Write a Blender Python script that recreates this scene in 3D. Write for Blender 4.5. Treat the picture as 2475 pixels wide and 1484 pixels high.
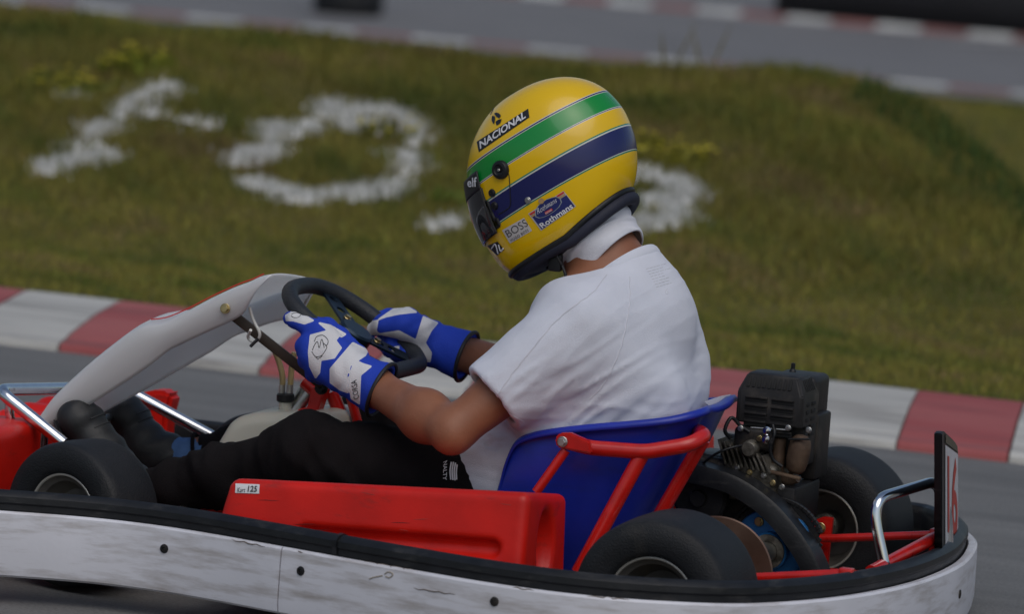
import bpy, bmesh, math, random
import numpy as np
from mathutils import Vector, Matrix, noise
from mathutils.bvhtree import BVHTree

random.seed(7); RNG = np.random.default_rng(7)
for o in list(bpy.data.objects): bpy.data.objects.remove(o)
SC = bpy.context.scene
COL = SC.collection

# ------------------------------------------------------------------ camera
CAM_POS = np.array([2.97439398, -8.4356746, 1.53085994])
CAM_R = np.array([0.93810698, 0.33909747, 0.07048542])
CAM_U = np.array([-0.10359935, 0.08054133, 0.99135275])
CAM_B = np.array([0.33048822, -0.93729718, 0.11068666])
FPX, IW, IH = 12150., 2475., 1484.
cd = bpy.data.cameras.new('camera'); cam = bpy.data.objects.new('camera', cd); COL.objects.link(cam)
cam.matrix_world = Matrix(((CAM_R[0], CAM_U[0], CAM_B[0], CAM_POS[0]), (CAM_R[1], CAM_U[1], CAM_B[1], CAM_POS[1]),
                           (CAM_R[2], CAM_U[2], CAM_B[2], CAM_POS[2]), (0, 0, 0, 1)))
cd.sensor_width = 36; cd.lens = FPX / IW * 36; cd.clip_start = .1; cd.clip_end = 500
cd.dof.use_dof = True; cd.dof.focus_distance = 8.85; cd.dof.aperture_fstop = 4.2
SC.camera = cam

# ------------------------------------------------------------------ sky, sun, exposure
SUN_EL, SUN_AZ = math.radians(56), math.radians(58)      # azimuth from +X towards -Y
sd = np.array([math.cos(SUN_EL) * math.cos(SUN_AZ), -math.cos(SUN_EL) * math.sin(SUN_AZ), math.sin(SUN_EL)])
w = bpy.data.worlds.new('World'); SC.world = w; w.use_nodes = True
nt = w.node_tree; bg = nt.nodes['Background']
sky = nt.nodes.new('ShaderNodeTexSky'); sky.sky_type = 'NISHITA'; sky.sun_disc = False
sky.sun_elevation = SUN_EL; sky.sun_rotation = math.atan2(sd[0], sd[1])
sky.air_density = 1.2; sky.dust_density = 3.0; sky.ozone_density = 1.0
nt.links.new(sky.outputs[0], bg.inputs[0]); bg.inputs[1].default_value = 0.11
sl = bpy.data.lights.new('sun', 'SUN'); sl.energy = 1.1; sl.angle = math.radians(60); sl.color = (1, 1, .99)
so = bpy.data.objects.new('sun', sl); COL.objects.link(so)
so.rotation_euler = Vector(sd).to_track_quat('Z', 'Y').to_euler()
SC.view_settings.view_transform = 'Standard'; SC.view_settings.look = 'None'
SC.view_settings.gamma = 1; SC.view_settings.exposure = -0.48
SC.view_settings.use_curve_mapping = False
SC.render.resolution_x = 1024; SC.render.resolution_y = 615

# ------------------------------------------------------------------ sight-line helpers: where a measured spot lies at a known depth
def ray(px, py):
    return -CAM_B + CAM_R * (px - IW / 2) / FPX + CAM_U * (IH / 2 - py) / FPX
def P(px, py, Y):
    d = ray(px, py); return CAM_POS + d * ((Y - CAM_POS[1]) / d[1])
def PX(px, py, X):
    d = ray(px, py); return CAM_POS + d * ((X - CAM_POS[0]) / d[0])
def PZ(px, py, Z):
    d = ray(px, py); return CAM_POS + d * ((Z - CAM_POS[2]) / d[2])
def Ppl(px, py, pt, n):
    d = ray(px, py); n = np.asarray(n, float); return CAM_POS + d * (((np.asarray(pt) - CAM_POS) @ n) / (d @ n))
def unit(v):
    v = np.asarray(v, float); return v / np.linalg.norm(v)

# ------------------------------------------------------------------ materials
MATS = {}
def mat(name, col, rough=.5, metal=0., spec=.5, var=0., vscale=20., bump=0., bscale=200., stretch=(1, 1, 1), col2=None, dirt=None, coat=0., sss=0., sheen=0.):
    if name in MATS: return MATS[name]
    m = bpy.data.materials.new(name); m.use_nodes = True; n = m.node_tree; L = n.links.new
    b = n.nodes['Principled BSDF']; b.inputs['Base Color'].default_value = (*col, 1)
    b.inputs['Roughness'].default_value = rough; b.inputs['Metallic'].default_value = metal
    b.inputs['Specular IOR Level'].default_value = spec; b.inputs['Coat Weight'].default_value = coat
    b.inputs['Coat Roughness'].default_value = .06
    if sss:
        b.inputs['Subsurface Weight'].default_value = sss; b.inputs['Subsurface Radius'].default_value = (.012, .005, .003); b.inputs['Subsurface Scale'].default_value = 1
    if sheen: b.inputs['Sheen Weight'].default_value = sheen; b.inputs['Sheen Roughness'].default_value = .5
    tc = n.nodes.new('ShaderNodeTexCoord'); mp = n.nodes.new('ShaderNodeMapping'); mp.inputs['Scale'].default_value = stretch
    L(tc.outputs['Object'], mp.inputs['Vector'])
    out = None
    if var or col2:
        t = n.nodes.new('ShaderNodeTexNoise'); t.inputs['Scale'].default_value = vscale; t.inputs['Detail'].default_value = 6
        L(mp.outputs[0], t.inputs['Vector'])
        r = n.nodes.new('ShaderNodeValToRGB'); r.color_ramp.elements[0].position = .32; r.color_ramp.elements[1].position = .68
        c2 = col2 if col2 else tuple(min(1, c * (1 + var)) for c in col)
        c1 = col if col2 else tuple(c * (1 - var) for c in col)
        r.color_ramp.elements[0].color = (*c1, 1); r.color_ramp.elements[1].color = (*c2, 1)
        L(t.outputs['Fac'], r.inputs['Fac']); out = r.outputs[0]
        rr = n.nodes.new('ShaderNodeMapRange'); rr.inputs['To Min'].default_value = max(0, rough - .08); rr.inputs['To Max'].default_value = min(1, rough + .08)
        L(t.outputs['Fac'], rr.inputs['Value']); L(rr.outputs[0], b.inputs['Roughness'])
    if dirt:                                   # (colour, stretch, scale, lo, hi)
        mp2 = n.nodes.new('ShaderNodeMapping'); mp2.inputs['Scale'].default_value = dirt[1]; L(tc.outputs['Object'], mp2.inputs['Vector'])
        t2 = n.nodes.new('ShaderNodeTexNoise'); t2.inputs['Scale'].default_value = dirt[2]; t2.inputs['Detail'].default_value = 8; t2.inputs['Roughness'].default_value = .65
        L(mp2.outputs[0], t2.inputs['Vector'])
        r2 = n.nodes.new('ShaderNodeMapRange'); r2.inputs['From Min'].default_value = dirt[3]; r2.inputs['From Max'].default_value = dirt[4]
        L(t2.outputs['Fac'], r2.inputs['Value'])
        mx = n.nodes.new('ShaderNodeMixRGB'); mx.inputs[2].default_value = (*dirt[0], 1); L(r2.outputs[0], mx.inputs[0])
        if out: L(out, mx.inputs[1])
        else: mx.inputs[1].default_value = (*col, 1)
        out = mx.outputs[0]
    if out: L(out, b.inputs['Base Color'])
    if bump:
        t3 = n.nodes.new('ShaderNodeTexNoise'); t3.inputs['Scale'].default_value = bscale; t3.inputs['Detail'].default_value = 4; L(mp.outputs[0], t3.inputs['Vector'])
        bp = n.nodes.new('ShaderNodeBump'); bp.inputs['Strength'].default_value = bump; bp.inputs['Distance'].default_value = .004
        L(t3.outputs['Fac'], bp.inputs['Height']); L(bp.outputs[0], b.inputs['Normal'])
    MATS[name] = m; return m

def attr_mat(name, attr, stops, rough=.4, coat=0., bump=0., bscale=300., spec=.5, rough_var=0.):
    """material whose colour is read from a measured field on the surface; stops = [(value, colour)...] constant steps"""
    m = bpy.data.materials.new(name); m.use_nodes = True; n = m.node_tree; L = n.links.new
    b = n.nodes['Principled BSDF']; b.inputs['Roughness'].default_value = rough; b.inputs['Coat Weight'].default_value = coat; b.inputs['Coat Roughness'].default_value = .05
    b.inputs['Specular IOR Level'].default_value = spec
    a = n.nodes.new('ShaderNodeAttribute'); a.attribute_name = attr
    lo, hi = stops[0][0], stops[-1][0] + .02
    mr = n.nodes.new('ShaderNodeMapRange'); mr.inputs['From Min'].default_value = lo; mr.inputs['From Max'].default_value = hi
    L(a.outputs['Fac'], mr.inputs['Value'])
    r = n.nodes.new('ShaderNodeValToRGB'); r.color_ramp.interpolation = 'CONSTANT'
    while len(r.color_ramp.elements) < len(stops): r.color_ramp.elements.new(.5)
    for e, (v, c) in zip(r.color_ramp.elements, stops): e.position = (v - lo) / (hi - lo)
    for e, (v, c) in zip(r.color_ramp.elements, stops): e.color = (*c, 1)
    L(mr.outputs[0], r.inputs['Fac']); L(r.outputs[0], b.inputs['Base Color'])
    tc = n.nodes.new('ShaderNodeTexCoord')
    if rough_var:
        t2 = n.nodes.new('ShaderNodeTexNoise'); t2.inputs['Scale'].default_value = 18; t2.inputs['Detail'].default_value = 6; L(tc.outputs['Object'], t2.inputs['Vector'])
        rr = n.nodes.new('ShaderNodeMapRange'); rr.inputs['To Min'].default_value = rough - rough_var; rr.inputs['To Max'].default_value = rough + rough_var
        L(t2.outputs['Fac'], rr.inputs['Value']); L(rr.outputs[0], b.inputs['Roughness'])
    if bump:
        t = n.nodes.new('ShaderNodeTexNoise'); t.inputs['Scale'].default_value = bscale; L(tc.outputs['Object'], t.inputs['Vector'])
        bp = n.nodes.new('ShaderNodeBump'); bp.inputs['Strength'].default_value = bump; bp.inputs['Distance'].default_value = .003
        L(t.outputs['Fac'], bp.inputs['Height']); L(bp.outputs[0], b.inputs['Normal'])
    return m

RED = mat('red_plastic', (.60, .010, .004), .40, spec=.35, var=.16, vscale=9, bump=.06, bscale=260, dirt=((.25, .02, .015), (2, 3, 6), 6, .58, .8))
REDP = mat('red_paint', (.54, .010, .006), .3, var=.15, vscale=30, coat=.3, dirt=((.10, .02, .015), (1, 1, 1), 25, .62, .8))
BLUE = mat('blue_plastic', (.012, .03, .36), .36, var=.12, vscale=12, bump=.05, bscale=150, dirt=((.02, .03, .16), (1, 1, 3), 7, .55, .85))
WHITEP = mat('white_plastic', (.88, .88, .86), .42, var=.05, vscale=8, bump=.04, bscale=60, sss=.0, dirt=((.42, .40, .36), (2, 2, 2), 5, .6, .95))
PANEL = mat('scuffed_white_panel', (.68, .68, .73), .38, var=.05, vscale=6, bump=.08, bscale=80,
            dirt=((.23, .185, .14), (1.0, 1.0, 7), 6, .47, .85))
CREAM = mat('tank_plastic', (.58, .56, .48), .38, var=.06, vscale=6, sss=.2)
RUBBER = mat('tyre_rubber', (.011, .012, .014), .60, spec=.35, var=.25, vscale=14, bump=.35, bscale=330, dirt=((.035, .033, .031), (1, 1, 1), 9, .56, .78))
BLACKP = mat('black_plastic', (.010, .011, .013), .42, spec=.35, var=.25, vscale=25, bump=.08, bscale=180, dirt=((.06, .058, .055), (1, 1, 4), 12, .55, .8))
BLACKM = mat('black_metal', (.012, .012, .013), .5, spec=.3, var=.3, vscale=40, bump=.1, bscale=90, dirt=((.07, .055, .04), (1, 1, 1), 20, .55, .78))
CHROME = mat('chrome', (.80, .81, .83), .13, metal=1, var=.05, vscale=30, dirt=((.25, .18, .13), (1, 1, 1), 30, .60, .74))
STEEL = mat('steel', (.50, .50, .48), .35, metal=1, var=.2, vscale=40)
ALU = mat('dirty_alloy', (.22, .205, .175), .5, metal=.7, var=.35, vscale=40, bump=.2, bscale=120, dirt=((.05, .045, .035), (1, 1, 1), 22, .45, .62))
BRASS = mat('zinc_bolt', (.52, .42, .22), .35, metal=1, var=.2, vscale=50)
RUST = mat('rusty_steel', (.075, .045, .030), .65, metal=.4, col2=(.15, .10, .065), vscale=30, bump=.25, bscale=120)
DISC = mat('brake_disc', (.17, .10, .07), .4, metal=.8, col2=(.28, .18, .13), vscale=16)
HUBBLUE = mat('blue_hub', (.018, .14, .36), .4, metal=.3, var=.3, vscale=25)
FLOORM = mat('floor_tray', (.03, .03, .032), .55, var=.3, vscale=15)
CLOTH_K = mat('black_trouser_cloth', (.0095, .008, .0088), .92, spec=.12, var=.2, vscale=18, bump=.35, bscale=420)
SHOE = mat('black_shoe', (.012, .013, .014), .55, var=.3, vscale=20, bump=.15, bscale=120)
SOCK = mat('blue_sock', (.10, .20, .42), .95, spec=.1, bump=.5, bscale=500, var=.12, vscale=30)
SHIRT = mat('white_cotton', (.70, .72, .80), .9, spec=.2, var=.035, vscale=14, bump=.5, bscale=700, sheen=.1)
WRAP = mat('white_knit', (.74, .75, .81), .9, spec=.2, var=.04, vscale=20, bump=.6, bscale=600)
SKIN = mat('skin', (.31, .128, .068), .48, col2=(.25, .098, .050), vscale=22, bump=.15, bscale=320, sss=.04, spec=.4)
NAVY = mat('navy_foam', (.012, .014, .03), .7, var=.2, bump=.2, bscale=200)
INK = mat('black_ink', (.012, .012, .014), .5)
WINK = mat('white_ink', (.75, .75, .77), .5)
REDINK = mat('red_ink', (.55, .03, .02), .5)
GREYINK = mat('grey_ink', (.57, .58, .63), .8)
GOLD = mat('gold_ink', (.45, .28, .12), .5)
NAVYINK = mat('navy_ink', (.014, .022, .14), .35, coat=.5)
GREENINK = mat('green_ink', (.06, .30, .16), .4)
HOSE = mat('amber_hose', (.40, .31, .15), .35, var=.2)
ZIP = mat('white_tie', (.7, .7, .66), .4)

# ------------------------------------------------------------------ mesh helpers
def setp(o, label=None, cat=None, group=None, kind=None):
    if label: o['label'] = label
    if cat: o['category'] = cat
    if group: o['group'] = group
    if kind: o['kind'] = kind
    return o
def root(name, loc, label, cat, group=None):
    o = bpy.data.objects.new(name, None); COL.objects.link(o); o.location = loc; o.empty_display_size = .1
    return setp(o, label, cat, group)
def top_of(o):
    while o.parent: o = o.parent
    return o
def link(name, me, m, parent=None, label=None, smooth=True):
    o = bpy.data.objects.new(name, me); COL.objects.link(o)
    if m is not None and not me.materials: me.materials.append(m)
    if parent is not None:
        o.parent = parent
        me.transform(Matrix.Translation(-Vector(top_of(parent).location)))
    if smooth and len(me.polygons):
        me.polygons.foreach_set('use_smooth', np.ones(len(me.polygons), dtype=bool))
    if label: o['label'] = label
    return o
def mesh_np(name, V, F):
    """F: (n,k) array or list of faces"""
    me = bpy.data.meshes.new(name); V = np.asarray(V, np.float32)
    if isinstance(F, np.ndarray):
        me.vertices.add(len(V)); me.vertices.foreach_set('co', V.ravel())
        k = F.shape[1]; me.loops.add(F.size); me.loops.foreach_set('vertex_index', F.ravel().astype(np.int32))
        me.polygons.add(len(F)); me.polygons.foreach_set('loop_start', np.arange(0, F.size, k, dtype=np.int32))
        me.update(calc_edges=True); me.validate()
    else:
        me.from_pydata([tuple(map(float, v)) for v in V], [], [tuple(map(int, f)) for f in F]); me.update()
    return me
def bm_mesh(name, bm):
    me = bpy.data.meshes.new(name); bm.to_mesh(me); bm.free(); return me
def sharp(me, deg=35):
    me.polygons.foreach_set('use_smooth', np.ones(len(me.polygons), dtype=bool))
    try: me.set_sharp_from_angle(angle=math.radians(deg))
    except Exception: pass
    return me
class MB:
    """collects pieces that belong to ONE part"""
    def __init__(s): s.v = []; s.f = []
    def add(s, V, F):
        o = len(s.v); s.v += [tuple(map(float, v)) for v in V]; s.f += [tuple(int(i) + o for i in f) for f in F]; return s
    def me(s, name='m'): return mesh_np(name, np.array(s.v), s.f)
    def build(s, name, m, parent=None, label=None, deg=35):
        me = s.me(name); o = link(name, me, m, parent, label); sharp(me, deg); return o
def frame(d):
    d = unit(d); a = np.array([0, 0, 1.]) if abs(d[2]) < .9 else np.array([1., 0, 0]); x = unit(np.cross(a, d)); return x, np.cross(d, x)
def fillet(pts, r, n=6, closed=False):
    pts = [np.asarray(p, float) for p in pts]; out = []
    N = len(pts)
    for i, p in enumerate(pts):
        if not closed and i in (0, N - 1): out.append(p); continue
        a, b = pts[i - 1], pts[(i + 1) % N]; da, db = a - p, b - p
        ra = min(r, np.linalg.norm(da) * .49); rb = min(r, np.linalg.norm(db) * .49)
        A, B = p + unit(da) * ra, p + unit(db) * rb
        for k in range(n + 1):
            t = k / n; out.append((1 - t) ** 2 * A + 2 * t * (1 - t) * p + t * t * B)
    return out
def tube_geo(pts, r, seg=10, closed=False, sx=1., sy=1., up=None):
    pts = np.asarray(pts, float); N = len(pts); rr = np.broadcast_to(np.asarray(r, float), (N,))
    V = []; F = []; x = None
    for i in range(N):
        if closed: t = unit(pts[(i + 1) % N] - pts[i - 1])
        else: t = unit(pts[min(i + 1, N - 1)] - pts[max(i - 1, 0)])
        if up is not None: x = unit(np.cross(up, t))
        elif x is None: x, _ = frame(t)
        else: x = unit(x - t * (x @ t))
        y = np.cross(t, x)
        for k in range(seg):
            a = 2 * math.pi * k / seg; V.append(pts[i] + rr[i] * (x * math.cos(a) * sx + y * math.sin(a) * sy))
    M = N if closed else N - 1
    for i in range(M):
        for k in range(seg):
            a, b = i * seg + k, i * seg + (k + 1) % seg; c, d = ((i + 1) % N) * seg + (k + 1) % seg, ((i + 1) % N) * seg + k
            F.append((a, b, c, d))
    if not closed:
        F.append(tuple(range(seg - 1, -1, -1))); F.append(tuple((N - 1) * seg + k for k in range(seg)))
    return V, F
def tube(name, pts, r, m, parent=None, seg=12, closed=False, label=None, **k):
    return MB().add(*tube_geo(pts, r, seg, closed, **k)).build(name, m, parent, label, 40)
def lathe_geo(prof, c, ax, seg=40, closed=False):
    """prof: [(radius, along)]"""
    c = np.asarray(c, float); ax = unit(ax); x, y = frame(ax); V = []; F = []; n = len(prof)
    for k in range(seg):
        a = 2 * math.pi * k / seg; d = x * math.cos(a) + y * math.sin(a)
        for r, h in prof: V.append(c + d * r + ax * h)
    for k in range(seg):
        for i in range(n - 1 + (1 if closed else 0)):
            j = (i + 1) % n; F.append((k * n + i, ((k + 1) % seg) * n + i, ((k + 1) % seg) * n + j, k * n + j))
    return V, F
def cyl_geo(a, b, r, seg=16, bev=.0):
    a, b = np.asarray(a, float), np.asarray(b, float); L = np.linalg.norm(b - a); e = min(bev, r * .4, L * .4)
    prof = [(1e-4, 0), (r - e, 0), (r, e), (r, L - e), (r - e, L), (1e-4, L)] if e > 0 else [(1e-4, 0), (r, 0), (r, L), (1e-4, L)]
    return lathe_geo(prof, a, b - a, seg)
def box_geo(c, ex, ey, ez, bev=.003, seg=2):
    """c centre, ex/ey/ez half-extent vectors"""
    bm = bmesh.new(); bmesh.ops.create_cube(bm, size=2)
    M = np.stack([ex, ey, ez], 1).astype(float)
    for v in bm.verts: v.co = Vector(np.asarray(c, float) + M @ np.array(v.co))
    if np.linalg.det(M) < 0: bmesh.ops.reverse_faces(bm, faces=bm.faces)
    if bev: bmesh.ops.bevel(bm, geom=list(bm.edges), offset=bev, segments=seg, affect='EDGES', profile=.5)
    bm.verts.ensure_lookup_table(); V = [tuple(v.co) for v in bm.verts]; F = [tuple(v.index for v in f.verts) for f in bm.faces]; bm.free(); return V, F
def bar_geo(a, b, wdt, thk, up=(0, 0, 1), bev=.002):
    a, b = np.asarray(a, float), np.asarray(b, float); d = b - a; t = unit(d); s = unit(np.cross(up, t)); u = np.cross(t, s)
    return box_geo((a + b) / 2, d / 2, s * wdt / 2, u * thk / 2, bev)
def plate_geo(poly, nrm, thk, bev=.0015):
    """polygon (3-D points in a plane) extruded by thk along nrm"""
    bm = bmesh.new(); n = Vector(unit(nrm)); vs = [bm.verts.new(Vector(p)) for p in poly]; f = bm.faces.new(vs)
    r = bmesh.ops.extrude_face_region(bm, geom=[f]); ev = [g for g in r['geom'] if isinstance(g, bmesh.types.BMVert)]
    bmesh.ops.translate(bm, verts=ev, vec=n * thk); bmesh.ops.recalc_face_normals(bm, faces=bm.faces)
    if bev: bmesh.ops.bevel(bm, geom=[e for e in bm.edges if len(e.link_faces) == 2 and e.calc_face_angle(0) > .5], offset=bev, segments=2, affect='EDGES')
    bm.verts.index_update(); V = [tuple(v.co) for v in bm.verts]; F = [tuple(v.index for v in f.verts) for f in bm.faces]; bm.free(); return V, F
def bolt(name, p, nrm, r, h, m, parent, hexed=True):
    n = unit(nrm); mb = MB(); mb.add(*cyl_geo(p, np.asarray(p) + n * h * .35, r * 1.35, 16, .0008)); mb.add(*cyl_geo(np.asarray(p) + n * h * .35, np.asarray(p) + n * h, r, 6 if hexed else 14, .0006))
    return mb.build(name, m, parent, None, 30)
def grid_geo(A, closed_u=False, closed_v=False):
    """A (nu,nv,3)"""
    nu, nv = A.shape[:2]; V = A.reshape(-1, 3); F = []
    for i in range(nu - (0 if closed_u else 1)):
        for j in range(nv - (0 if closed_v else 1)):
            a, b = i * nv + j, ((i + 1) % nu) * nv + j; c, d = ((i + 1) % nu) * nv + (j + 1) % nv, i * nv + (j + 1) % nv; F.append((a, b, c, d))
    return V, F
def spline(pts, n):
    """Catmull-Rom through pts"""
    p = np.asarray(pts, float); q = np.vstack([2 * p[0] - p[1], p, 2 * p[-1] - p[-2]]); out = []
    for s in np.linspace(0, len(p) - 1 - 1e-9, n):
        i = int(s); t = s - i; a, b, c, d = q[i], q[i + 1], q[i + 2], q[i + 3]
        out.append(.5 * (2 * b + (c - a) * t + (2 * a - 5 * b + 4 * c - d) * t * t + (3 * b - 3 * c + d - a) * t ** 3))
    return np.array(out)
def shell(me, thick):
    """give an open sheet its thickness"""
    bm = bmesh.new(); bm.from_mesh(me); bmesh.ops.recalc_face_normals(bm, faces=bm.faces); bm.normal_update(); bm.verts.index_update()
    V = [np.array(v.co) for v in bm.verts]; N = [np.array(v.normal) for v in bm.verts]; F = [tuple(v.index for v in f.verts) for f in bm.faces]; n = len(V)
    E = []
    for e in bm.edges:
        if len(e.link_faces) == 1:
            l = e.link_loops[0]; E.append((l.vert.index, l.link_loop_next.vert.index))
    bm.free(); me.clear_geometry()
    me.from_pydata([tuple(v) for v in V] + [tuple(v - m * thick) for v, m in zip(V, N)], [], F + [tuple(i + n for i in f[::-1]) for f in F] + [(b, a, a + n, b + n) for a, b in E]); me.update(); return me

# ------------------------------------------------------------------ signed-distance modelling
def rc(p, a, b, ra, rb):
    """tapered capsule"""
    a = np.asarray(a, np.float32); b = np.asarray(b, np.float32); ab = b - a
    t = np.clip(((p - a) @ ab) / (ab @ ab), 0, 1); q = p - a - t[..., None] * ab
    return np.sqrt((q * q).sum(-1)) - (ra + (rb - ra) * t)
def smin(a, b, k):
    h = np.clip(.5 + .5 * (b - a) / k, 0, 1); return b * (1 - h) + a * h - k * h * (1 - h)
def smax(a, b, k): return -smin(-a, -b, k)
def rbox(p, c, R, half, r):
    """rounded box; R rows are its axes"""
    q = np.abs((p - np.asarray(c, np.float32)) @ np.asarray(R, np.float32).T) - (np.asarray(half, np.float32) - r)
    return np.sqrt((np.maximum(q, 0) ** 2).sum(-1)) + np.minimum(q.max(-1), 0) - r
def chain(p, pts, rs, k=.02):
    d = None
    for i in range(len(pts) - 1):
        e = rc(p, pts[i], pts[i + 1], rs[i], rs[i + 1]); d = e if d is None else smin(d, e, k)
    return d
def sdf_mesh(f, lo, hi, h, newton=2):
    lo = np.asarray(lo, float); hi = np.asarray(hi, float); n = np.ceil((hi - lo) / h).astype(int) + 1
    ax = [lo[i] + h * np.arange(n[i]) for i in range(3)]
    vals = np.empty(n, np.float32)
    for i0 in range(0, n[0], 24):
        g = np.stack(np.meshgrid(ax[0][i0:i0 + 24], ax[1], ax[2], indexing='ij'), -1).astype(np.float32); vals[i0:i0 + 24] = f(g)
    s = vals < 0
    c = np.zeros(n - 1, np.int8)
    for dx in (0, 1):
        for dy in (0, 1):
            for dz in (0, 1): c += s[dx:n[0] - 1 + dx, dy:n[1] - 1 + dy, dz:n[2] - 1 + dz]
    act = (c > 0) & (c < 8); idx = np.full(act.shape, -1, np.int64); I = np.argwhere(act); idx[act] = np.arange(len(I))
    acc = np.zeros((len(I), 3)); cnt = np.zeros(len(I))
    corners = [(x, y, z) for x in (0, 1) for y in (0, 1) for z in (0, 1)]
    for a in corners:
        for k in range(3):
            if a[k]: continue
            b = list(a); b[k] = 1
            va = vals[I[:, 0] + a[0], I[:, 1] + a[1], I[:, 2] + a[2]]; vb = vals[I[:, 0] + b[0], I[:, 1] + b[1], I[:, 2] + b[2]]
            m = (va < 0) != (vb < 0); t = np.where(m, va / np.where(m, va - vb, 1), 0); p = np.array(a, float) + t[:, None] * (np.array(b, float) - a)
            acc += np.where(m[:, None], p, 0); cnt += m
    V = lo + h * (I + acc / cnt[:, None])
    quads = []
    for k in range(3):
        o1, o2 = [(1, 2), (2, 0), (0, 1)][k]
        sl0 = [slice(None)] * 3; sl1 = [slice(None)] * 3; sl0[k] = slice(0, -1); sl1[k] = slice(1, None)
        e = s[tuple(sl0)] != s[tuple(sl1)]; E = np.argwhere(e)
        E = E[(E[:, o1] > 0) & (E[:, o2] > 0) & (E[:, o1] < n[o1] - 1) & (E[:, o2] < n[o2] - 1)]
        ins = s[E[:, 0], E[:, 1], E[:, 2]]
        q = []
        for d1, d2 in ((-1, -1), (0, -1), (0, 0), (-1, 0)):
            J = E.copy(); J[:, o1] += d1; J[:, o2] += d2; q.append(idx[J[:, 0], J[:, 1], J[:, 2]])
        q = np.stack(q, 1); q[~ins] = q[~ins][:, ::-1]; quads.append(q)
    Q = np.concatenate(quads); Q = Q[(Q >= 0).all(1)]
    e = h * .25
    for _ in range(newton):
        p = V.astype(np.float32); d = f(p); g = np.stack([(f(p + np.eye(3, dtype=np.float32)[i] * e) - f(p - np.eye(3, dtype=np.float32)[i] * e)) / (2 * e) for i in range(3)], -1)
        gg = np.maximum((g * g).sum(-1), .15); V = V - np.clip((d / gg), -h * .6, h * .6)[:, None] * g
    return V, Q
def vnormals(V, F):
    n = np.zeros_like(V); a = V[F[:, 1]] - V[F[:, 0]]; b = V[F[:, 3]] - V[F[:, 0]]; fn = np.cross(a, b)
    for k in range(4): np.add.at(n, F[:, k], fn)
    return n / np.maximum(np.linalg.norm(n, axis=1, keepdims=True), 1e-12)
def vattr(me, name, vals):
    a = me.attributes.new(name, 'FLOAT', 'POINT'); a.data.foreach_set('value', np.asarray(vals, np.float32))
def bvh(V, F): return BVHTree.FromPolygons([tuple(v) for v in V], [tuple(int(i) for i in f) for f in F])

# ------------------------------------------------------------------ marks and lettering laid on real surfaces
_txt = {}
def text_geo(s, bold=0., shear=0., spacing=1.):
    key = (s, bold, shear, spacing)
    if key in _txt: return _txt[key]
    cu = bpy.data.curves.new('t', 'FONT'); cu.body = s; cu.offset = bold; cu.shear = shear; cu.space_character = spacing; cu.resolution_u = 3
    o = bpy.data.objects.new('t', cu); COL.objects.link(o); dg = bpy.context.evaluated_depsgraph_get(); dg.update()
    me = o.evaluated_get(dg).to_mesh(); bm = bmesh.new(); bm.from_mesh(me)
    bmesh.ops.triangulate(bm, faces=bm.faces)
    V = np.array([v.co[:2] for v in bm.verts]); F = [tuple(v.index for v in f.verts) for f in bm.faces]; bm.free()
    bpy.data.objects.remove(o); bpy.data.curves.remove(cu)
    V = (V - V.min(0)) / (V.max(0) - V.min(0)); _txt[key] = (V, F); return V, F
def bil(c, u, v):
    """c: corners in the order lower-left, lower-right, upper-right, upper-left"""
    c = np.asarray(c, float); u = np.asarray(u)[..., None]; v = np.asarray(v)[..., None]
    return c[0] * (1 - u) * (1 - v) + c[1] * u * (1 - v) + c[2] * u * v + c[3] * (1 - u) * v
def lay(tree, px, off):
    """spots seen at px put on the surface they lie on"""
    out = []; last = None
    for q in px:
        d = unit(ray(*q)); h = tree.ray_cast(Vector(CAM_POS), Vector(d), 60)
        if h[0] is None:
            g = tree.find_nearest(Vector(last if last is not None else P(q[0], q[1], 0))); p, n = np.array(g[0]), np.array(g[1])
        else: p, n = np.array(h[0]), np.array(h[1])
        if n @ d > 0: n = -n
        last = p; out.append(p + n * off)
    return np.array(out)
def decal(name, tree, corners, m, parent, off=.0008, nu=12, nv=6, mask=None, label=None):
    u, v = np.meshgrid(np.linspace(0, 1, nu + 1), np.linspace(0, 1, nv + 1), indexing='ij')
    px = bil(corners, u, v).reshape(-1, 2); V = lay(tree, px, off); F = []
    for i in range(nu):
        for j in range(nv):
            if mask and not mask((i + .5) / nu, (j + .5) / nv): continue
            a = i * (nv + 1) + j; F.append((a, a + nv + 1, a + nv + 2, a + 1))
    return MB().add(V, F).build(name, m, parent, label)
def decal_text(name, tree, corners, s, m, parent, off=.0014, bold=0., shear=0., spacing=1.):
    V, F = text_geo(s, bold, shear, spacing); px = bil(corners, V[:, 0], V[:, 1])
    return MB().add(lay(tree, px, off), F).build(name, m, parent)
def decal_lines(name, tree, lines, r, m, parent, off=.0006, n=24):
    mb = MB()
    for ln in lines:
        q = spline(ln, n) if len(ln) > 2 else np.linspace(ln[0], ln[1], 8); mb.add(*tube_geo(lay(tree, q, off), r, 6))
    return mb.build(name, m, parent)

# ================================================================== THE SETTING
CREST = [(-700, -60, 7.2), (-300, -12, 7.1), (0, 16, 7.0), (200, 32, 7.0), (400, 54, 7.0), (560, 60, 6.95), (700, 76, 6.9), (850, 92, 6.9), (1000, 108, 6.9), (1300, 140, 6.9), (1500, 165, 6.9), (1650, 177, 6.9),
         (1780, 168, 6.9), (1850, 164, 6.9), (1950, 178, 6.85), (2100, 222, 6.7), (2200, 265, 6.5), (2300, 335, 6.3), (2400, 415, 6.0), (2475, 480, 5.7), (2650, 640, 5.1), (2900, 720, 4.9)]
CW = np.array([P(x_, y_ + (15 if x_ < 1600 else 4), Y_) for x_, y_, Y_ in CREST]); CW = CW[np.argsort(CW[:, 0])]
def lowfreq(X, Y, s):
    return (np.sin(X * 1.7 * s + 1.3 * np.sin(Y * 1.1 * s)) + np.sin(Y * 2.3 * s + 1.7 * np.sin(X * .9 * s + 2)) + np.sin((X + Y) * 3.1 * s + .7)) / 3
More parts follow.
